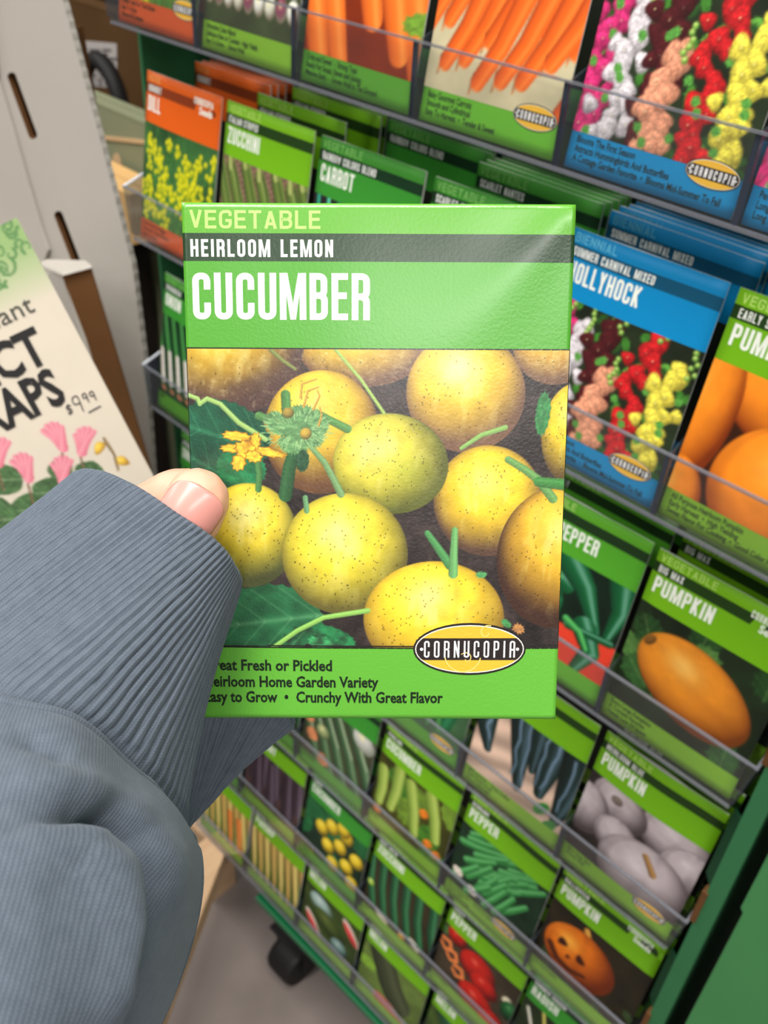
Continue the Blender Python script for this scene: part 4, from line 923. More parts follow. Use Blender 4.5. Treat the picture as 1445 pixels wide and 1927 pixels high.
# ================================================================ the packet in the hand
HR = np.array([[1., -.0049, .0001], [.0049, .9828, -.1846], [.0008, .1846, .9828]])
HP = np.array([-.0424, -.0648, .2003])
def mm2px(x, y):
    P = HP[:, None]+HR[:, [0]]*(np.asarray(x)/1000.)[None]+HR[:, [1]]*(np.asarray(y)/1000.)[None]
    return P[0]/P[2]*F+722.5, P[1]/P[2]*F+963.5
def px2mm(px, py):
    d = np.array(((px-722.5)/F, (py-963.5)/F, 1.)); n = HR[:, 2]; p = d*(n@HP)/(n@d)-HP; return p@HR[:, 0]*1000, p@HR[:, 1]*1000
HPAL = dict(top=(94, 166, 46), band=(32, 60, 32), main=(80, 156, 46), foot=(96, 172, 54), cat=(176, 214, 116))
held = packet_body('held_seed_packet', hero_out, HPAL, M_HERO, nx=90, ny=110, BANDS=tuple(px2mm(700, q)[1]/PH for q in (440, 493, 656, 1218)))
tag(held, 'large green lemon cucumber seed packet with round yellow fruits, held in the hand', 'seed packet')
ex, ez, ey = dirw(HR[:, 0]), dirw(-HR[:, 1]), dirw(HR[:, 2]); o0 = cam2w(HP+HR[:, 0]*PW/2000+HR[:, 1]*PH/1000)
held.matrix_world = Matrix(((ex.x, ey.x, ez.x, o0.x), (ex.y, ey.y, ez.y, o0.y), (ex.z, ey.z, ez.z, o0.z), (0, 0, 0, 1)))
nx, y0, y1 = 440, px2mm(700, 657)[1]/PH, px2mm(700, 1217)[1]/PH
xs = np.linspace(.15, PW-.15, nx); ys = np.linspace(y0*PH, y1*PH, 345); X, Y = [q.ravel() for q in np.meshgrid(xs, ys)]
PX, PY = mm2px(X, Y)
A = Art(PX, PY, (46, 38, 36), soft=1.6); A.mottle(.45, .02, 3); A.mottle(.25, .12, 8)
YB_, YD, YH = (210, 176, 44), (80, 58, 44), (232, 218, 138)
def fruit(cx, cy, rx, ry, ang=0, base=YB_, dark=YD, hi=YH, sp=90, L=(-.15, -.5), **k):
    A.ball(cx, cy, rx, ry, ang, base, dark, hi, L=L, pw=1.35, mot=.10, hs=.62, **k)
    m = A.loc(cx, cy, rx, ry, ang); a, b = m; r = np.hypot(a, b); st = vnoise(a*6+cx, b*2.6+a, 1.0, int(cx)); A.mix((r < .93)*np.clip((st-.52)*2.0, 0, .38)*(1-r), (240, 232, 168))
    A.mix((r < 1)*np.clip(vnoise(a*16, b*16, 1, int(cy))-.55, 0, .3)*.8, (246, 238, 190)) if cy < 700 else None
    A.specks(cx, cy, rx, ry, sp, int(cx+cy), 1.75)
fruit(1042, 650, 78, 74, 0, (206, 160, 50), (110, 80, 60), sp=14)
fruit(682, 655, 120, 73, 0, (212, 172, 44), (104, 74, 56), sp=24)
fruit(440, 648, 132, 130, .1, (212, 170, 40), (76, 54, 48), (232, 200, 70), sp=40, L=(-.25, -.55))
A.mix(np.exp(-((PY-705-(540-PX)*.28)/14)**2)*(PX > 430)*(PX < 575)*.55, (84, 62, 52))
fruit(876, 738, 112, 112, .1, (228, 190, 52), (110, 80, 60), (242, 234, 190), sp=60)
fruit(605, 812, 108, 116, .1, (222, 186, 50), (96, 64, 40), (238, 214, 110), sp=60)
fruit(1082, 815, 64, 96, .12, (222, 190, 36), (90, 70, 34), sp=60)
fruit(918, 941, 103, 104, .0, (232, 194, 40), (84, 60, 46), (250, 232, 120), sp=70, L=(-.05, -.4))
A.leaf(418, 822, 96, 70, .3, (26, 80, 56), .05, 4, (60, 140, 96), n=30)
A.leaf(395, 880, 74, 60, .5, (22, 72, 50), .05, 6, (60, 130, 90), n=30); A.leaf(455, 880, 50, 36, .2, (30, 110, 66), .08, 9, n=24)
fruit(735, 871, 108, 94, .12, (206, 194, 60), (88, 92, 36), (228, 224, 140), sp=90, L=(-.35, -.35))
A.mix(np.clip(1-np.hypot(*A.loc(760, 880, 60, 50, 0)), 0, 1)*.35, (150, 172, 60))
A.leaf(500, 1168, 112, 72, -.12, (38, 98, 60), .06, 3, (104, 160, 112), n=26); A.leaf(628, 1195, 46, 17, .35, (40, 120, 70), .12, 5, n=16); A.leaf(604, 1208, 26, 14, .2, (60, 150, 90), .2, 7)
A.mix((np.abs(PX-595) < 60)*(PY > 1178+(PX-560)*.1)*(PY < 1230)*(A.C[:, 1] > A.C[:, 0]*1.4)*np.clip(vnoise(PX, PY, .05, 2)*2-.9, 0, .8), (34, 28, 26))
fruit(468, 1006, 92, 98, .0, (220, 196, 50), (70, 74, 40), (234, 230, 150), sp=80, L=(-.05, -.5))
fruit(1046, 1050, 112, 132, .1, (228, 178, 44), (60, 36, 26), (248, 220, 110), sp=100, L=(.15, -.5))
fruit(649, 1040, 118, 114, .0, (222, 204, 52), (96, 88, 40), (240, 236, 150), sp=130, L=(-.15, -.4))
fruit(816, 1162, 132, 108, .0, (236, 200, 44), (130, 100, 40), (248, 236, 140), sp=130, L=(-.1, -.45))
A.mix(np.exp(-((PX-858+(PY-1075)*.0)/5)**2)*(PY > 1080)*(PY < 1218)*.18, (190, 150, 40))
A.mix(((PX-470)/92)**2+((PY-1085)/40)**2 < 0, (0, 0, 0))
for pts, w0, w1, c in [([(632, 658), (680, 715), (722, 776)], 3.2, 3.2, (150, 180, 90)), ([(510, 658), (535, 680), (556, 694)], 4, 3, (120, 130, 70)), ([(356, 744), (372, 750), (376, 760), (390, 750), (415, 760), (450, 795), (500, 826)], 4.2, 5, (150, 184, 104)),
        ([(514, 1218), (560, 1185), (610, 1160), (692, 1147)], 4.5, 5, (140, 190, 92)), ([(868, 842), (905, 818), (950, 804)], 4, 5, (130, 170, 90)), ([(538, 930), (545, 880), (554, 850)], 13, 12, (44, 88, 50)), ([(487, 920), (489, 890), (484, 858)], 6, 6, (70, 120, 66)),
        ([(586, 840), (612, 870), (628, 900), (642, 928)], 5, 7, (112, 150, 96)), ([(596, 776), (622, 790), (654, 806)], 7, 8, (84, 134, 70)), ([(488, 782), (520, 795)], 8, 7, (80, 128, 70)), ([(538, 742), (540, 775)], 9, 9, (76, 126, 66)),
        ([(955, 864), (985, 882), (1012, 902), (1040, 938)], 6.5, 9, (100, 148, 80)), ([(1012, 906), (1062, 912)], 9, 11, (62, 128, 60)), ([(804, 1002), (824, 1030), (846, 1062)], 6, 9, (76, 140, 80)), ([(855, 996), (853, 1040), (852, 1078)], 6, 9, (104, 164, 96)), ([(575, 935), (578, 960)], 5, 5, (100, 150, 100))]:
    A.tube(pts, w0, w1, c, np.array(c)*.62, np.minimum(np.array(c)*1.15+12, 255))
A.leaf(1021, 778, 15, 44, .12, (52, 122, 66), .14, 2, n=14); A.leaf(905, 1080, 12, 7, 0, (80, 150, 90), .3, 2); A.leaf(975, 1182, 14, 11, .4, (170, 120, 70), .4, 5); A.leaf(952, 1172, 12, 7, .7, (70, 140, 80), .2, 1)
for cx, cy, rx, ry in [(540, 800, 46, 26), (572, 782, 36, 24), (585, 820, 30, 24), (552, 836, 34, 20), (520, 790, 26, 18), (600, 800, 22, 26)]: A.leaf(cx, cy, rx, ry, .2, (90, 134, 84), .25, int(cx), (150, 190, 130), n=30)
for k in range(150):
    a = random.uniform(0, 6.28); r = random.uniform(18, 48); cx, cy = 560+r*1.3*math.cos(a), 808+r*.8*math.sin(a); A.tube([(cx, cy), (cx+9*math.cos(a), cy+9*math.sin(a))], .9, .5, (140, 180, 120), (140, 180, 120), (150, 190, 130), soft=1)
A.ball(543, 776, 11, 10, 0, (150, 130, 60), (90, 80, 40), (180, 150, 70)); A.ball(576, 815, 11, 11, 0, (180, 150, 60), (100, 90, 50), (210, 180, 90)); A.leaf(570, 866, 13, 22, .1, (40, 78, 50), .1, 3)
for pts in [[(566, 748), (569, 722), (596, 713)], [(572, 765), (580, 735), (600, 728)], [(590, 770), (602, 745), (598, 735)], [(600, 800), (606, 780), (602, 765)]]: A.tube(pts, 2.2, 1.4, (176, 138, 60), (120, 84, 30))
for k, (cx, cy, rx, ry, a_) in enumerate([(446, 820, 30, 9, .12), (440, 843, 28, 8, .0), (450, 868, 13, 19, .25), (506, 850, 33, 8, .22), (481, 830, 10, 17, .1), (463, 845, 22, 17, .3), (478, 858, 16, 12, .2)]):
    A.leaf(cx, cy, rx+3, ry+2, a_, (150, 100, 26), .28, 20+k, n=9); A.leaf(cx, cy, rx, ry, a_, (232, 184, 56), .28, 20+k, n=9)
A.mix(np.clip(1-np.hypot(*A.loc(468, 832, 12, 9, .4)), 0, 1), (176, 120, 36))
A.mix((PY > 1213)*1.0*(PY < 1216), (30, 28, 20))
ob = link('printed_picture', mesh('printed_picture', surf(hero_out, X, Y, .03), gridfaces(nx, 345)[:, ::-1], M_HERO, vcol=np.clip(A.C, 0, 255), smooth=True), held)
def tess(polys, m=1.6):                        # split long thin strips so print follows the bent paper
    out = []
    for p in polys:
        if len(p) == 4:
            p = [np.array(q) for q in p]; L = max(np.linalg.norm(p[3]-p[0]), np.linalg.norm(p[2]-p[1])); n = max(1, int(L/m))
            for i in range(n): out.append([p[0]+(p[3]-p[0])*i/n, p[1]+(p[2]-p[1])*i/n, p[1]+(p[2]-p[1])*(i+1)/n, p[0]+(p[3]-p[0])*(i+1)/n])
        else: out.append(p)
    return out
def hcaps(s, pxa, pxb, pyb, pyt, cw, t, gap):
    (xa, yb), (xb, _), yt = px2mm(pxa, pyb), px2mm(pxb, pyb), px2mm(pxa, pyt)[1]; h = yb-yt
    q, x1 = caps(s, 0, 0, h, cw, t, gap); k = (xb-xa)/(x1-gap); return tess([[(xa+p[0]*k, yb+p[1]) for p in poly] for poly in q])
def hwords(s, pxa, pxb, pyb, cap, offset, lead=None):
    (xa, yb), (xb, _) = px2mm(pxa, pyb), px2mm(pxb, pyb); V, P = text_tris(s, offset); w0, w1 = V[:, 0].min(), V[:, 0].max(); k = (xb-xa)/(w1-w0)
    kk = (yb-px2mm(pxa, pyb-cap)[1])/.729; return [[(xa+(V[i][0]-w0)*k, yb-V[i][1]*kk) for i in p] for p in P]
wl = (246, 246, 240)
decal('category_lettering', hero_out, [(hcaps('VEGETABLE', 357, 603, 430, 395, 2.5, .62, .52), HPAL['cat'], 0)], M_HERO, held, .035)
decal('variety_lettering', hero_out, [(hcaps('HEIRLOOM LEMON', 359, 627, 483, 450, 1.72, .60, .62), wl, 0)], M_HERO, held, .035)
decal('title_lettering', hero_out, [(hcaps('CUCUMBER', 364, 696, 601, 513, 3.75, 1.36, .78), wl, 0)], M_HERO, held, .035)
blk = (18, 34, 16)
decal('footer_lettering', hero_out, [(hwords('Great Fresh or Pickled', 384, 625, 1260, 21, .03)+hwords('Heirloom Home Garden Variety', 385, 712, 1291, 21, .03)+hwords('Easy to Grow  \u2022  Crunchy With Great Flavor', 386, 833, 1320, 21, .03), blk, 0)], M_HERO, held, .035)
xa = px2mm(355, 657); xb = px2mm(1068, 657); yy = px2mm(700, 656)[1]; yz = px2mm(700, 1218)[1]
ln = [[(.1+i*PW/40, y), (.1+(i+1)*(PW-.2)/40, y), (.1+(i+1)*(PW-.2)/40, y+.28), (.1+i*PW/40, y+.28)] for y in (yy-.1, yz-.16) for i in range(40)]
decal('rule_line', hero_out, [(ln, (20, 26, 16), 0)], M_HERO, held, .05)
ec = px2mm(883, 1220); er = px2mm(989, 1220)[0]-ec[0]; et = px2mm(883, 1269)[1]-ec[1]
decal('oval_emblem', hero_out, [(tess(p, 3) if l > .155 else p, c, l*.6) for p, c, l in emblem(ec[0], ec[1], er, et, True)], M_HERO, held, .07)
# ================================================================ the person: left hand in a grey blue sweatshirt sleeve
def C3(px, py, z): return np.array(((px-722.5)/F*z, (py-963.5)/F*z, z))
person = empty('person', at(-60, 1750, .20)); tag(person, 'person in a grey blue sweatshirt reaching in from the left, thumb holding the packet', 'person')
pinv = Matrix.Translation(-person.location)
def pchild(name, me, par=None, loc=True):
    o = link(name, me, par or person)
    o.matrix_parent_inverse = pinv.copy(); return o
def c2wV(P):
    R_ = np.array([list(rt), list(dn), list(fw)]).T; return P@R_.T+np.array(CAMPOS)
# --- hand: overlapping beads fused into one continuous skin
UV = []
import bmesh
_b = bmesh.new(); bmesh.ops.create_icosphere(_b, subdivisions=2, radius=1); IV = np.array([v.co[:] for v in _b.verts]); IF = np.array([[v.index for v in f.verts] for f in _b.faces]); _b.free()
HV, HF = [], []
def bead(c, r, sq=(1, 1, 1)):
    n = sum(len(v) for v in HV); HV.append(IV*r*np.array(sq)+c); HF.append(IF+n)
def chain(nodes, sq=(1, 1, 1)):
    P = [np.append(C3(*n[:3]), n[3]) for n in nodes]
    for i in range(len(P)-1):
        L = np.linalg.norm(P[i+1][:3]-P[i][:3]); k = max(2, int(L/.0016))
        for j in range(k+(i == len(P)-2)):
            t = j/k; q = P[i]*(1-t)+P[i+1]*t; bead(q[:3], q[3], sq)
chain([(235, 1170, .222, .0125), (275, 1085, .2105, .0105), (325, 1010, .2045, .0080), (352, 975, .2028, .0076), (371, 941, .2026, .0071)], (1, 1, .92))
chain([(215, 1090, .240, .0105), (262, 985, .2300, .0085), (330, 939, .2245, .0074), (430, 935, .2225, .0069), (530, 948, .2225, .0062)])
chain([(205, 1130, .244, .0105), (300, 1040, .238, .0088), (450, 1030, .231, .0074), (590, 1055, .2275, .0064)])
chain([(200, 1180, .244, .0100), (310, 1110, .240, .0084), (450, 1130, .2345, .0072), (570, 1160, .2300, .0062)])
chain([(200, 1230, .240, .0095), (300, 1200, .240, .0074), (410, 1225, .236, .0062), (500, 1255, .2325, .0054)])
for a, b in [((150, 1250, .226, .019), (215, 1110, .238, .012)), ((150, 1250, .226, .019), (205, 1160, .240, .012)), ((160, 1270, .224, .018), (205, 1225, .238, .011))]: chain([a, b])
chain([(-260, 1950, .190, .026), (-60, 1620, .200, .024), (80, 1390, .210, .019), (150, 1270, .222, .019)])
V = c2wV(np.vstack(HV)); hm = mesh('hand', V, np.vstack(HF))
sk, nt, b = new_mat('skin'); b.inputs['Base Color'].default_value = (*lin((226, 172, 146)), 1); b.inputs['Roughness'].default_value = .48; b.inputs['Subsurface Weight'].default_value = .15; b.inputs['Subsurface Radius'].default_value = (.008, .003, .0015); b.inputs['Subsurface Scale'].default_value = .4
noise_bump(nt, b, 900, .12, .0003)
hm.materials.append(sk); hand = pchild('hand', hm)
m = hand.modifiers.new('fuse', 'REMESH'); m.mode = 'VOXEL'; m.voxel_size = .0007; m.use_smooth_shade = True
m = hand.modifiers.new('soften', 'SMOOTH'); m.factor = .5; m.iterations = 9
# --- thumb nail: a thin curved plate lying on the end of the thumb
c0, c1 = C3(325, 1010, .2045), C3(371, 941, .2026)
ax = (c1-c0)/np.linalg.norm(c1-c0); up = np.array((0, 0, -1.)); side = np.cross(ax, up); side /= np.linalg.norm(side); up = np.cross(side, ax)
nu, nv = 25, 29; P = []
for lay in (0, 1):
    for j in range(nv):
        q = j/(nv-1); y = -.0105+.0150*q                         # along the thumb, q=1 at the free edge
        wdt = 1.02*(1-.10*(1-q)**3)*math.sqrt(max(.0, 1-max(0, (q-.70)/.31)**2.4))
        for i in range(nu):
            a = (i/(nu-1)*2-1)*wdt*.86+.16
            rr = .0078+.0004*(1-q); rad = rr+(.00022 if lay == 0 else -.0008)
            drop = .0016*max(0, (q-.5)/.5)**2.0+.0004*abs(a)**3
            P.append(c1+ax*y+side*rad*math.sin(a)*1.0+up*(rad*.92*math.cos(a)-drop))
P = np.array(P); n = nu*nv; Fg = gridfaces(nu, nv)
Fc = [tuple(f) for f in Fg]+[tuple(f[::-1]+n) for f in Fg]
ring = list(range(nu))+[nu*(i+1)-1 for i in range(1, nv)]+[n-1-i for i in range(1, nu)]+[nu*i for i in range(nv-2, 0, -1)]
Fc += [(ring[i], ring[i]+n, ring[(i+1) % len(ring)]+n, ring[(i+1) % len(ring)]) for i in range(len(ring))]
nm, nt, b = new_mat('finger_nail'); b.inputs['Base Color'].default_value = (*lin((226, 150, 138)), 1); b.inputs['Roughness'].default_value = .3; b.inputs['Subsurface Weight'].default_value = .1; b.inputs['Coat Weight'].default_value = .25; b.inputs['Coat Roughness'].default_value = .2
th_ = pchild('thumb_nail', mesh('thumb_nail', c2wV(P), Fc, nm, smooth=True), hand); th_.matrix_parent_inverse = Matrix(); th_.matrix_parent_inverse = pinv.copy() @ Matrix.Translation(Vector((0, 0, 0)))
hand.matrix_parent_inverse = pinv
th_.parent = hand; th_.matrix_parent_inverse = (pinv).inverted() @ pinv if False else Matrix()
# --- sleeve: rings through measured stations around the arm
def ringtab(tab, B):
    """periodic smooth interpolation of (b, px, py, z) rows over b in 0..2"""
    T = np.array(tab, float); b = T[:, 0]; P = np.array([C3(*r[1:]) for r in T])
    b = np.r_[b[-2]-2, b[-1]-2, b, b[0]+2, b[1]+2]; P = np.vstack([P[-2:], P, P[:2]])
    m = np.zeros_like(P); h = np.diff(b)[:, None]; d = np.diff(P, axis=0)/h
    m[1:-1] = (d[:-1]*h[1:]+d[1:]*h[:-1])/(h[1:]+h[:-1]); m[0], m[-1] = d[0], d[-1]
    i = np.clip(np.searchsorted(b, B, side='right')-1, 0, len(b)-2); t = ((B-b[i])/(b[i+1]-b[i]))[:, None]; H = (b[i+1]-b[i])[:, None]
    return (2*t**3-3*t**2+1)*P[i]+(t**3-2*t**2+t)*H*m[i]+(-2*t**3+3*t**2)*P[i+1]+(t**3-t**2)*H*m[i+1]
RIM = [(0, 146, 893, 0.216), (0.06, 160, 884, 0.211), (0.12, 186, 886, 0.206), (0.25, 240, 907, 0.2), (0.5, 330, 964, 0.1955), (0.7, 399, 1011, 0.1965), (0.82, 428, 1041, 0.199), (0.9, 440, 1062, 0.2025), (0.96, 449, 1080, 0.2065), (1, 450, 1100, 0.21), (1.05, 413, 1215, 0.2135), (1.1, 369, 1350, 0.2165), (1.15, 350, 1420, 0.2225), (1.2, 380, 1335, 0.232), (1.3, 470, 1305, 0.238), (1.4, 534, 1335, 0.242), (1.45, 551, 1366, 0.244), (1.5, 553, 1335, 0.2475), (1.6, 500, 1200, 0.25), (1.75, 360, 1020, 0.247), (1.9, 200, 910, 0.237)]
MIDR = [(0, -74, 1060, 0.212), (0.06, -64, 1062, 0.206), (0.12, -49, 1072, 0.201), (0.25, 11, 1085, 0.1925), (0.5, 116, 1135, 0.1845), (0.7, 221, 1165, 0.1815), (0.82, 288, 1195, 0.184), (0.9, 336, 1225, 0.189), (0.96, 373, 1260, 0.1955), (1, 386, 1300, 0.203), (1.05, 369, 1375, 0.209), (1.1, 349, 1445, 0.214), (1.15, 336, 1495, 0.219), (1.2, 346, 1500, 0.228), (1.3, 388, 1485, 0.236), (1.4, 421, 1478, 0.24), (1.45, 432, 1458, 0.243), (1.5, 438, 1420, 0.247), (1.6, 380, 1320, 0.251), (1.75, 200, 1160, 0.25), (1.9, -20, 1070, 0.236)]
SEAM = [(0, -330, 1230, 0.205), (0.06, -310, 1235, 0.198), (0.12, -280, 1240, 0.192), (0.25, -200, 1255, 0.184), (0.5, -70, 1283, 0.1735), (0.7, 43, 1315, 0.17), (0.82, 140, 1356, 0.1725), (0.9, 212, 1405, 0.178), (0.96, 282, 1476, 0.186), (1, 332, 1540, 0.197), (1.05, 344, 1556, 0.204), (1.1, 348, 1564, 0.211), (1.15, 349, 1566, 0.217), (1.2, 349, 1566, 0.223), (1.3, 347, 1562, 0.231), (1.4, 342, 1550, 0.237), (1.45, 340, 1538, 0.24), (1.5, 320, 1510, 0.244), (1.6, 240, 1430, 0.25), (1.75, 40, 1310, 0.252), (1.9, -220, 1230, 0.235)]
MID2 = [(0, -500, 1370, 0.195), (0.12, -460, 1390, 0.18), (0.25, -400, 1470, 0.165), (0.5, -250, 1590, 0.146), (0.7, -70, 1650, 0.136), (0.82, 90, 1690, 0.138), (0.9, 187, 1715, 0.147), (0.96, 284, 1735, 0.163), (1, 334, 1750, 0.185), (1.1, 343, 1756, 0.202), (1.2, 340, 1756, 0.218), (1.3, 327, 1750, 0.229), (1.5, 240, 1690, 0.244), (1.75, -100, 1500, 0.246), (1.9, -420, 1390, 0.215)]
ENDR = [(0, -760, 1560, .190), (.12, -720, 1620, .172), (.25, -640, 1750, .155), (.5, -460, 1960, .130), (.7, -240, 2100, .120), (.82, -70, 2170, .124), (.9, 60, 2180, .134), (.96, 150, 2150, .152), (1.0, 185, 2120, .172), (1.1, 190, 2110, .190), (1.2, 185, 2105, .205), (1.3, 160, 2080, .216), (1.5, 0, 2000, .230), (1.75, -380, 1780, .234), (1.9, -680, 1600, .208)]
def quad(P0, Pm, P1, a): return P0*((1-a)*(1-2*a))+Pm*(4*a*(1-a))+P1*(a*(2*a-1))
def normals(P):
    du = np.roll(P, -1, 1)-np.roll(P, 1, 1); dv = np.gradient(P, axis=0); n = np.cross(du, dv); n /= np.linalg.norm(n, axis=2, keepdims=True)+1e-12
    c = P.mean(axis=1, keepdims=True); s_ = np.sign(np.mean(np.sum(n*(P-c), 2))); return n*s_
# cuff
nb_ = 900; raw = np.linspace(0, 2, 4001)[:-1]; Rr = quad(ringtab(SEAM, raw), ringtab(MIDR, raw), ringtab(RIM, raw), .62)
arc = np.r_[0, np.cumsum(np.linalg.norm(np.diff(np.vstack([Rr, Rr[:1]]), axis=0), axis=1))]; L = arc[-1]
Bv = np.interp(np.arange(nb_)/nb_*L, arc, np.r_[raw, 2.0]); na = 84; NEG = -.05
nr = int(round(L/.00165)); ph = np.arange(nb_)/nb_*nr*2*math.pi
S0, S1, S2 = ringtab(SEAM, Bv), ringtab(MIDR, Bv), ringtab(RIM, Bv)
av = np.linspace(NEG, 1, na); P = np.stack([quad(S0, S1, S2, a) for a in av]); Nn = normals(P)
wob = .35*np.sin(av[:, None]*9+Bv[None]*20)+.25*np.sin(av[:, None]*23+Bv[None]*31)
rib = (np.abs(np.cos((ph[None]+wob)/2))**.5)
amp = .00092*np.clip(1-((av-.985)/.03), 0, 1)[:, None]*np.clip(av*14, 0, 1)[:, None]
P = P+Nn*(rib*amp)[..., None]
# the rim rolls over and returns inside
roll = []
for k, (o_, i_) in enumerate([(.0003, -.0006), (.0002, -.0013), (-.0002, -.0020), (-.0012, -.0022)]):
    T_ = P[-1]-P[-2]; T_ /= np.linalg.norm(T_, axis=1, keepdims=True); roll.append(P[-1]+T_*o_+Nn[-1]*i_)
ins = [quad(S0, S1, S2, a)-normals(P)[int(a*(na-1))]*.0024 for a in np.linspace(.95, .35, 10)]
PP = np.concatenate([P, np.stack(roll), np.stack(ins)], 0)
fab, nt, b = new_mat('slate_fleece')
tc = nt.nodes.new('ShaderNodeTexCoord'); n1 = nt.nodes.new('ShaderNodeTexNoise'); n1.inputs['Scale'].default_value = 420; n1.inputs['Detail'].default_value = 4
uvn = nt.nodes.new('ShaderNodeUVMap'); uvn.uv_map = 'knit'; sx_ = nt.nodes.new('ShaderNodeSeparateXYZ'); nt.links.new(uvn.outputs[0], sx_.inputs[0])
def mth(op, a, b_=None, c_=None):
    n_ = nt.nodes.new('ShaderNodeMath'); n_.operation = op
    for i_, q_ in enumerate((a, b_, c_)):
        if q_ is None: continue
        if isinstance(q_, (int, float)): n_.inputs[i_].default_value = q_
        else: nt.links.new(q_, n_.inputs[i_])
    return n_.outputs[0]
# knit: columns of small V stitches (coordinates in millimetres)
nzz = nt.nodes.new('ShaderNodeTexNoise'); nzz.inputs['Scale'].default_value = .9; nt.links.new(uvn.outputs[0], nzz.inputs['Vector'])
uu = mth('ADD', mth('MULTIPLY', sx_.outputs[0], 1/.80), mth('MULTIPLY', nzz.outputs['Fac'], .35)); tri = mth('PINGPONG', uu, .5)
colm = mth('ABSOLUTE', mth('SINE', mth('MULTIPLY', uu, math.pi)))
st = mth('ABSOLUTE', mth('SINE', mth('MULTIPLY', mth('ADD', mth('MULTIPLY', sx_.outputs[1], 1/.62), mth('MULTIPLY', tri, 1.3)), math.pi)))
knit = mth('MULTIPLY', mth('POWER', colm, .6), mth('ADD', mth('MULTIPLY', st, .55), .45))
mx = nt.nodes.new('ShaderNodeMix'); mx.data_type = 'RGBA'; mx.inputs['A'].default_value = (*lin((64, 73, 84)), 1); mx.inputs['B'].default_value = (*lin((106, 115, 126)), 1)
ad = nt.nodes.new('ShaderNodeMath'); ad.operation = 'ADD'; ml = nt.nodes.new('ShaderNodeMath'); ml.operation = 'MULTIPLY'; ml.inputs[1].default_value = .5
nt.links.new(tc.outputs['Object'], n1.inputs['Vector']); nt.links.new(n1.outputs['Fac'], ad.inputs[0]); nt.links.new(knit, ad.inputs[1]); nt.links.new(ad.outputs[0], ml.inputs[0]); nt.links.new(ml.outputs[0], mx.inputs['Factor']); nt.links.new(mx.outputs['Result'], b.inputs['Base Color'])
bp = nt.nodes.new('ShaderNodeBump'); bp.inputs['Strength'].default_value = .8; bp.inputs['Distance'].default_value = .00022; nt.links.new(ml.outputs[0], bp.inputs['Height']); nt.links.new(bp.outputs[0], b.inputs['Normal'])
b.inputs['Roughness'].default_value = .95; b.inputs['Specular IOR Level'].default_value = .1; b.inputs['Sheen Weight'].default_value = .2; b.inputs['Sheen Roughness'].default_value = .5; b.inputs['Sheen Tint'].default_value = (.75, .82, .95, 1)
slv_piv = person
Vc = c2wV(PP.reshape(-1, 3)); body_b = None
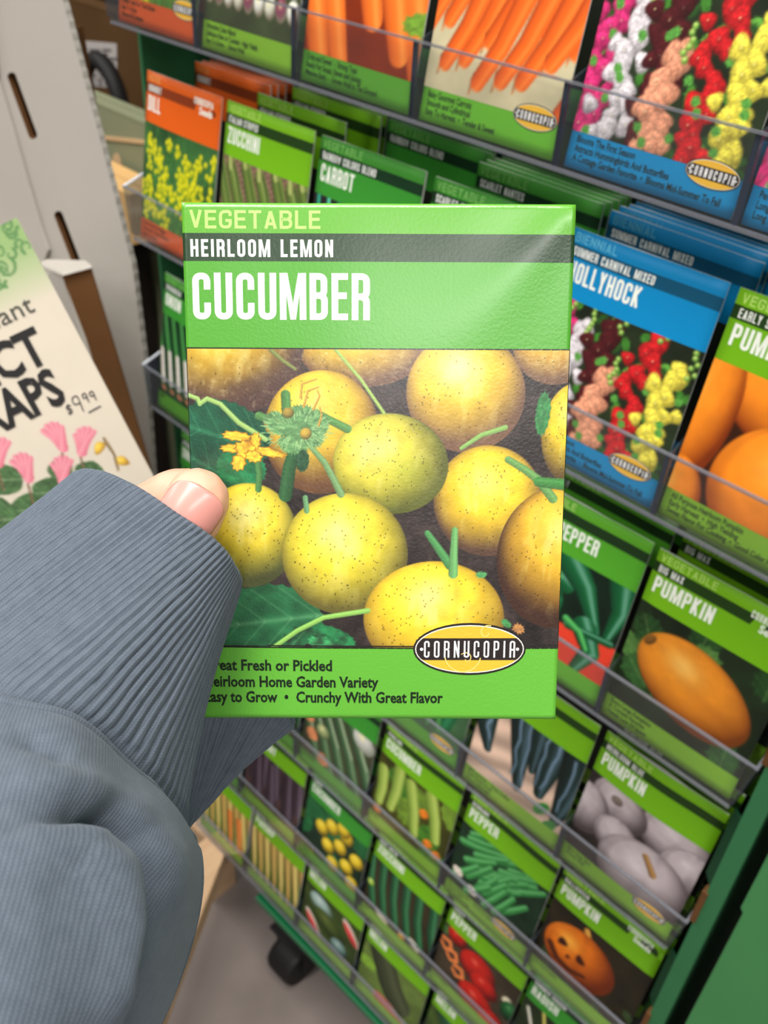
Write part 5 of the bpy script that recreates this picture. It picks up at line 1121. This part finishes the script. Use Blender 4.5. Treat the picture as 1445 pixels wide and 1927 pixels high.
# sleeve body
nb2 = 520; B2 = np.interp(np.arange(nb2)/nb2*L, arc, np.r_[raw, 2.0]); na2 = 190
Q0, Q1, Q2 = ringtab(SEAM, B2), ringtab(MID2, B2), ringtab(ENDR, B2); a2 = np.linspace(0, 1, na2)**1.15
Pb = np.stack([quad(Q0, Q1, Q2, a) for a in a2]); Nb = normals(Pb)
dist = np.linalg.norm(Pb-Pb[:1], axis=2)                      # distance from the seam
puff = .0022*(1-np.exp(-dist/.0018))-.0009*np.exp(-((dist-.0042)/.0007)**2)-.0012*np.exp(-(dist/.0009)**2)
px_ = Pb[..., 0]/Pb[..., 2]*F+722.5; py_ = Pb[..., 1]/Pb[..., 2]*F+963.5
front = (Nb[..., 2] < .15)
def crease(pts, w, depth, side=0):
    d = np.full(px_.shape, 1e9); sg_ = np.zeros(px_.shape); tt = np.zeros(px_.shape); Pn = np.array(pts, float); n = len(Pn)-1
    for i in range(n):
        e = Pn[i+1]-Pn[i]; t = np.clip(((px_-Pn[i, 0])*e[0]+(py_-Pn[i, 1])*e[1])/(e@e), 0, 1); qx, qy = px_-Pn[i, 0]-t*e[0], py_-Pn[i, 1]-t*e[1]; r = np.hypot(qx, qy)
        m_ = r < d; d[m_] = r[m_]; sg_[m_] = (np.sign(e[0]*qy-e[1]*qx))[m_]; tt[m_] = ((i+t)/n)[m_]
    fade = np.clip(tt*2.2, 0, 1)**1.3*np.clip((1-tt)*5+.3, 0, 1)
    s_ = d*sg_; w = np.where(s_ > 0, w*.6, w*1.5) if side else w
    return -depth*np.exp(-(s_/w)**2)*fade*front+side*np.exp(-((s_-w*1.6)/(w*1.3))**2)*fade*front
puff = puff+crease([(-40, 1600), (60, 1555), (130, 1542), (185, 1552), (225, 1595), (245, 1660), (240, 1740), (220, 1830), (215, 1927), (210, 2050)], 26, .0105, 1e-6)
puff = puff+crease([(0, 1640), (90, 1600), (150, 1600), (185, 1650), (195, 1750), (180, 1850), (160, 1960)], 45, -.0042)
puff = puff+crease([(0, 1402), (60, 1415), (120, 1450)], 22, .0022)+crease([(-40, 1480), (60, 1490), (150, 1500), (230, 1545), (290, 1620), (325, 1720)], 34, -.0028)
puff = puff+.0006*np.sin(px_*.021+py_*.013)*front
Pb = Pb+Nb*puff[..., None]
sm = Pb.copy()
sleeve = pchild('sleeve', mesh('sleeve', c2wV(Pb.reshape(-1, 3)), gridfaces(nb2, na2, True), fab, smooth=True))
cuff = pchild('ribbed_cuff', mesh('ribbed_cuff', Vc, gridfaces(nb_, len(PP), True), fab, smooth=True))

def knit_uv(o, P):
    nv_, nu_ = P.shape[:2]; st_ = np.linalg.norm(np.roll(P, -1, 1)-P, axis=2)[int(nv_*.35)]; U = np.r_[0, np.cumsum(st_)]*1000
    Vd = np.vstack([np.zeros((1, nu_)), np.cumsum(np.linalg.norm(np.diff(P, axis=0), axis=2), 0)])*1000; Vd = np.hstack([Vd, Vd[:, :1]])
    j = np.arange(nu_)[None].repeat(nv_-1, 0); i = np.arange(nv_-1)[:, None].repeat(nu_, 1)
    co = np.stack([np.stack([U[a_], Vd[b_, a_]], -1) for a_, b_ in ((j, i), (j+1, i), (j+1, i+1), (j, i+1))], 2).reshape(-1, 2)
    uv = o.data.uv_layers.new(name='knit'); uv.data.foreach_set('uv', co.astype(np.float32).ravel())
knit_uv(cuff, PP); knit_uv(sleeve, Pb)
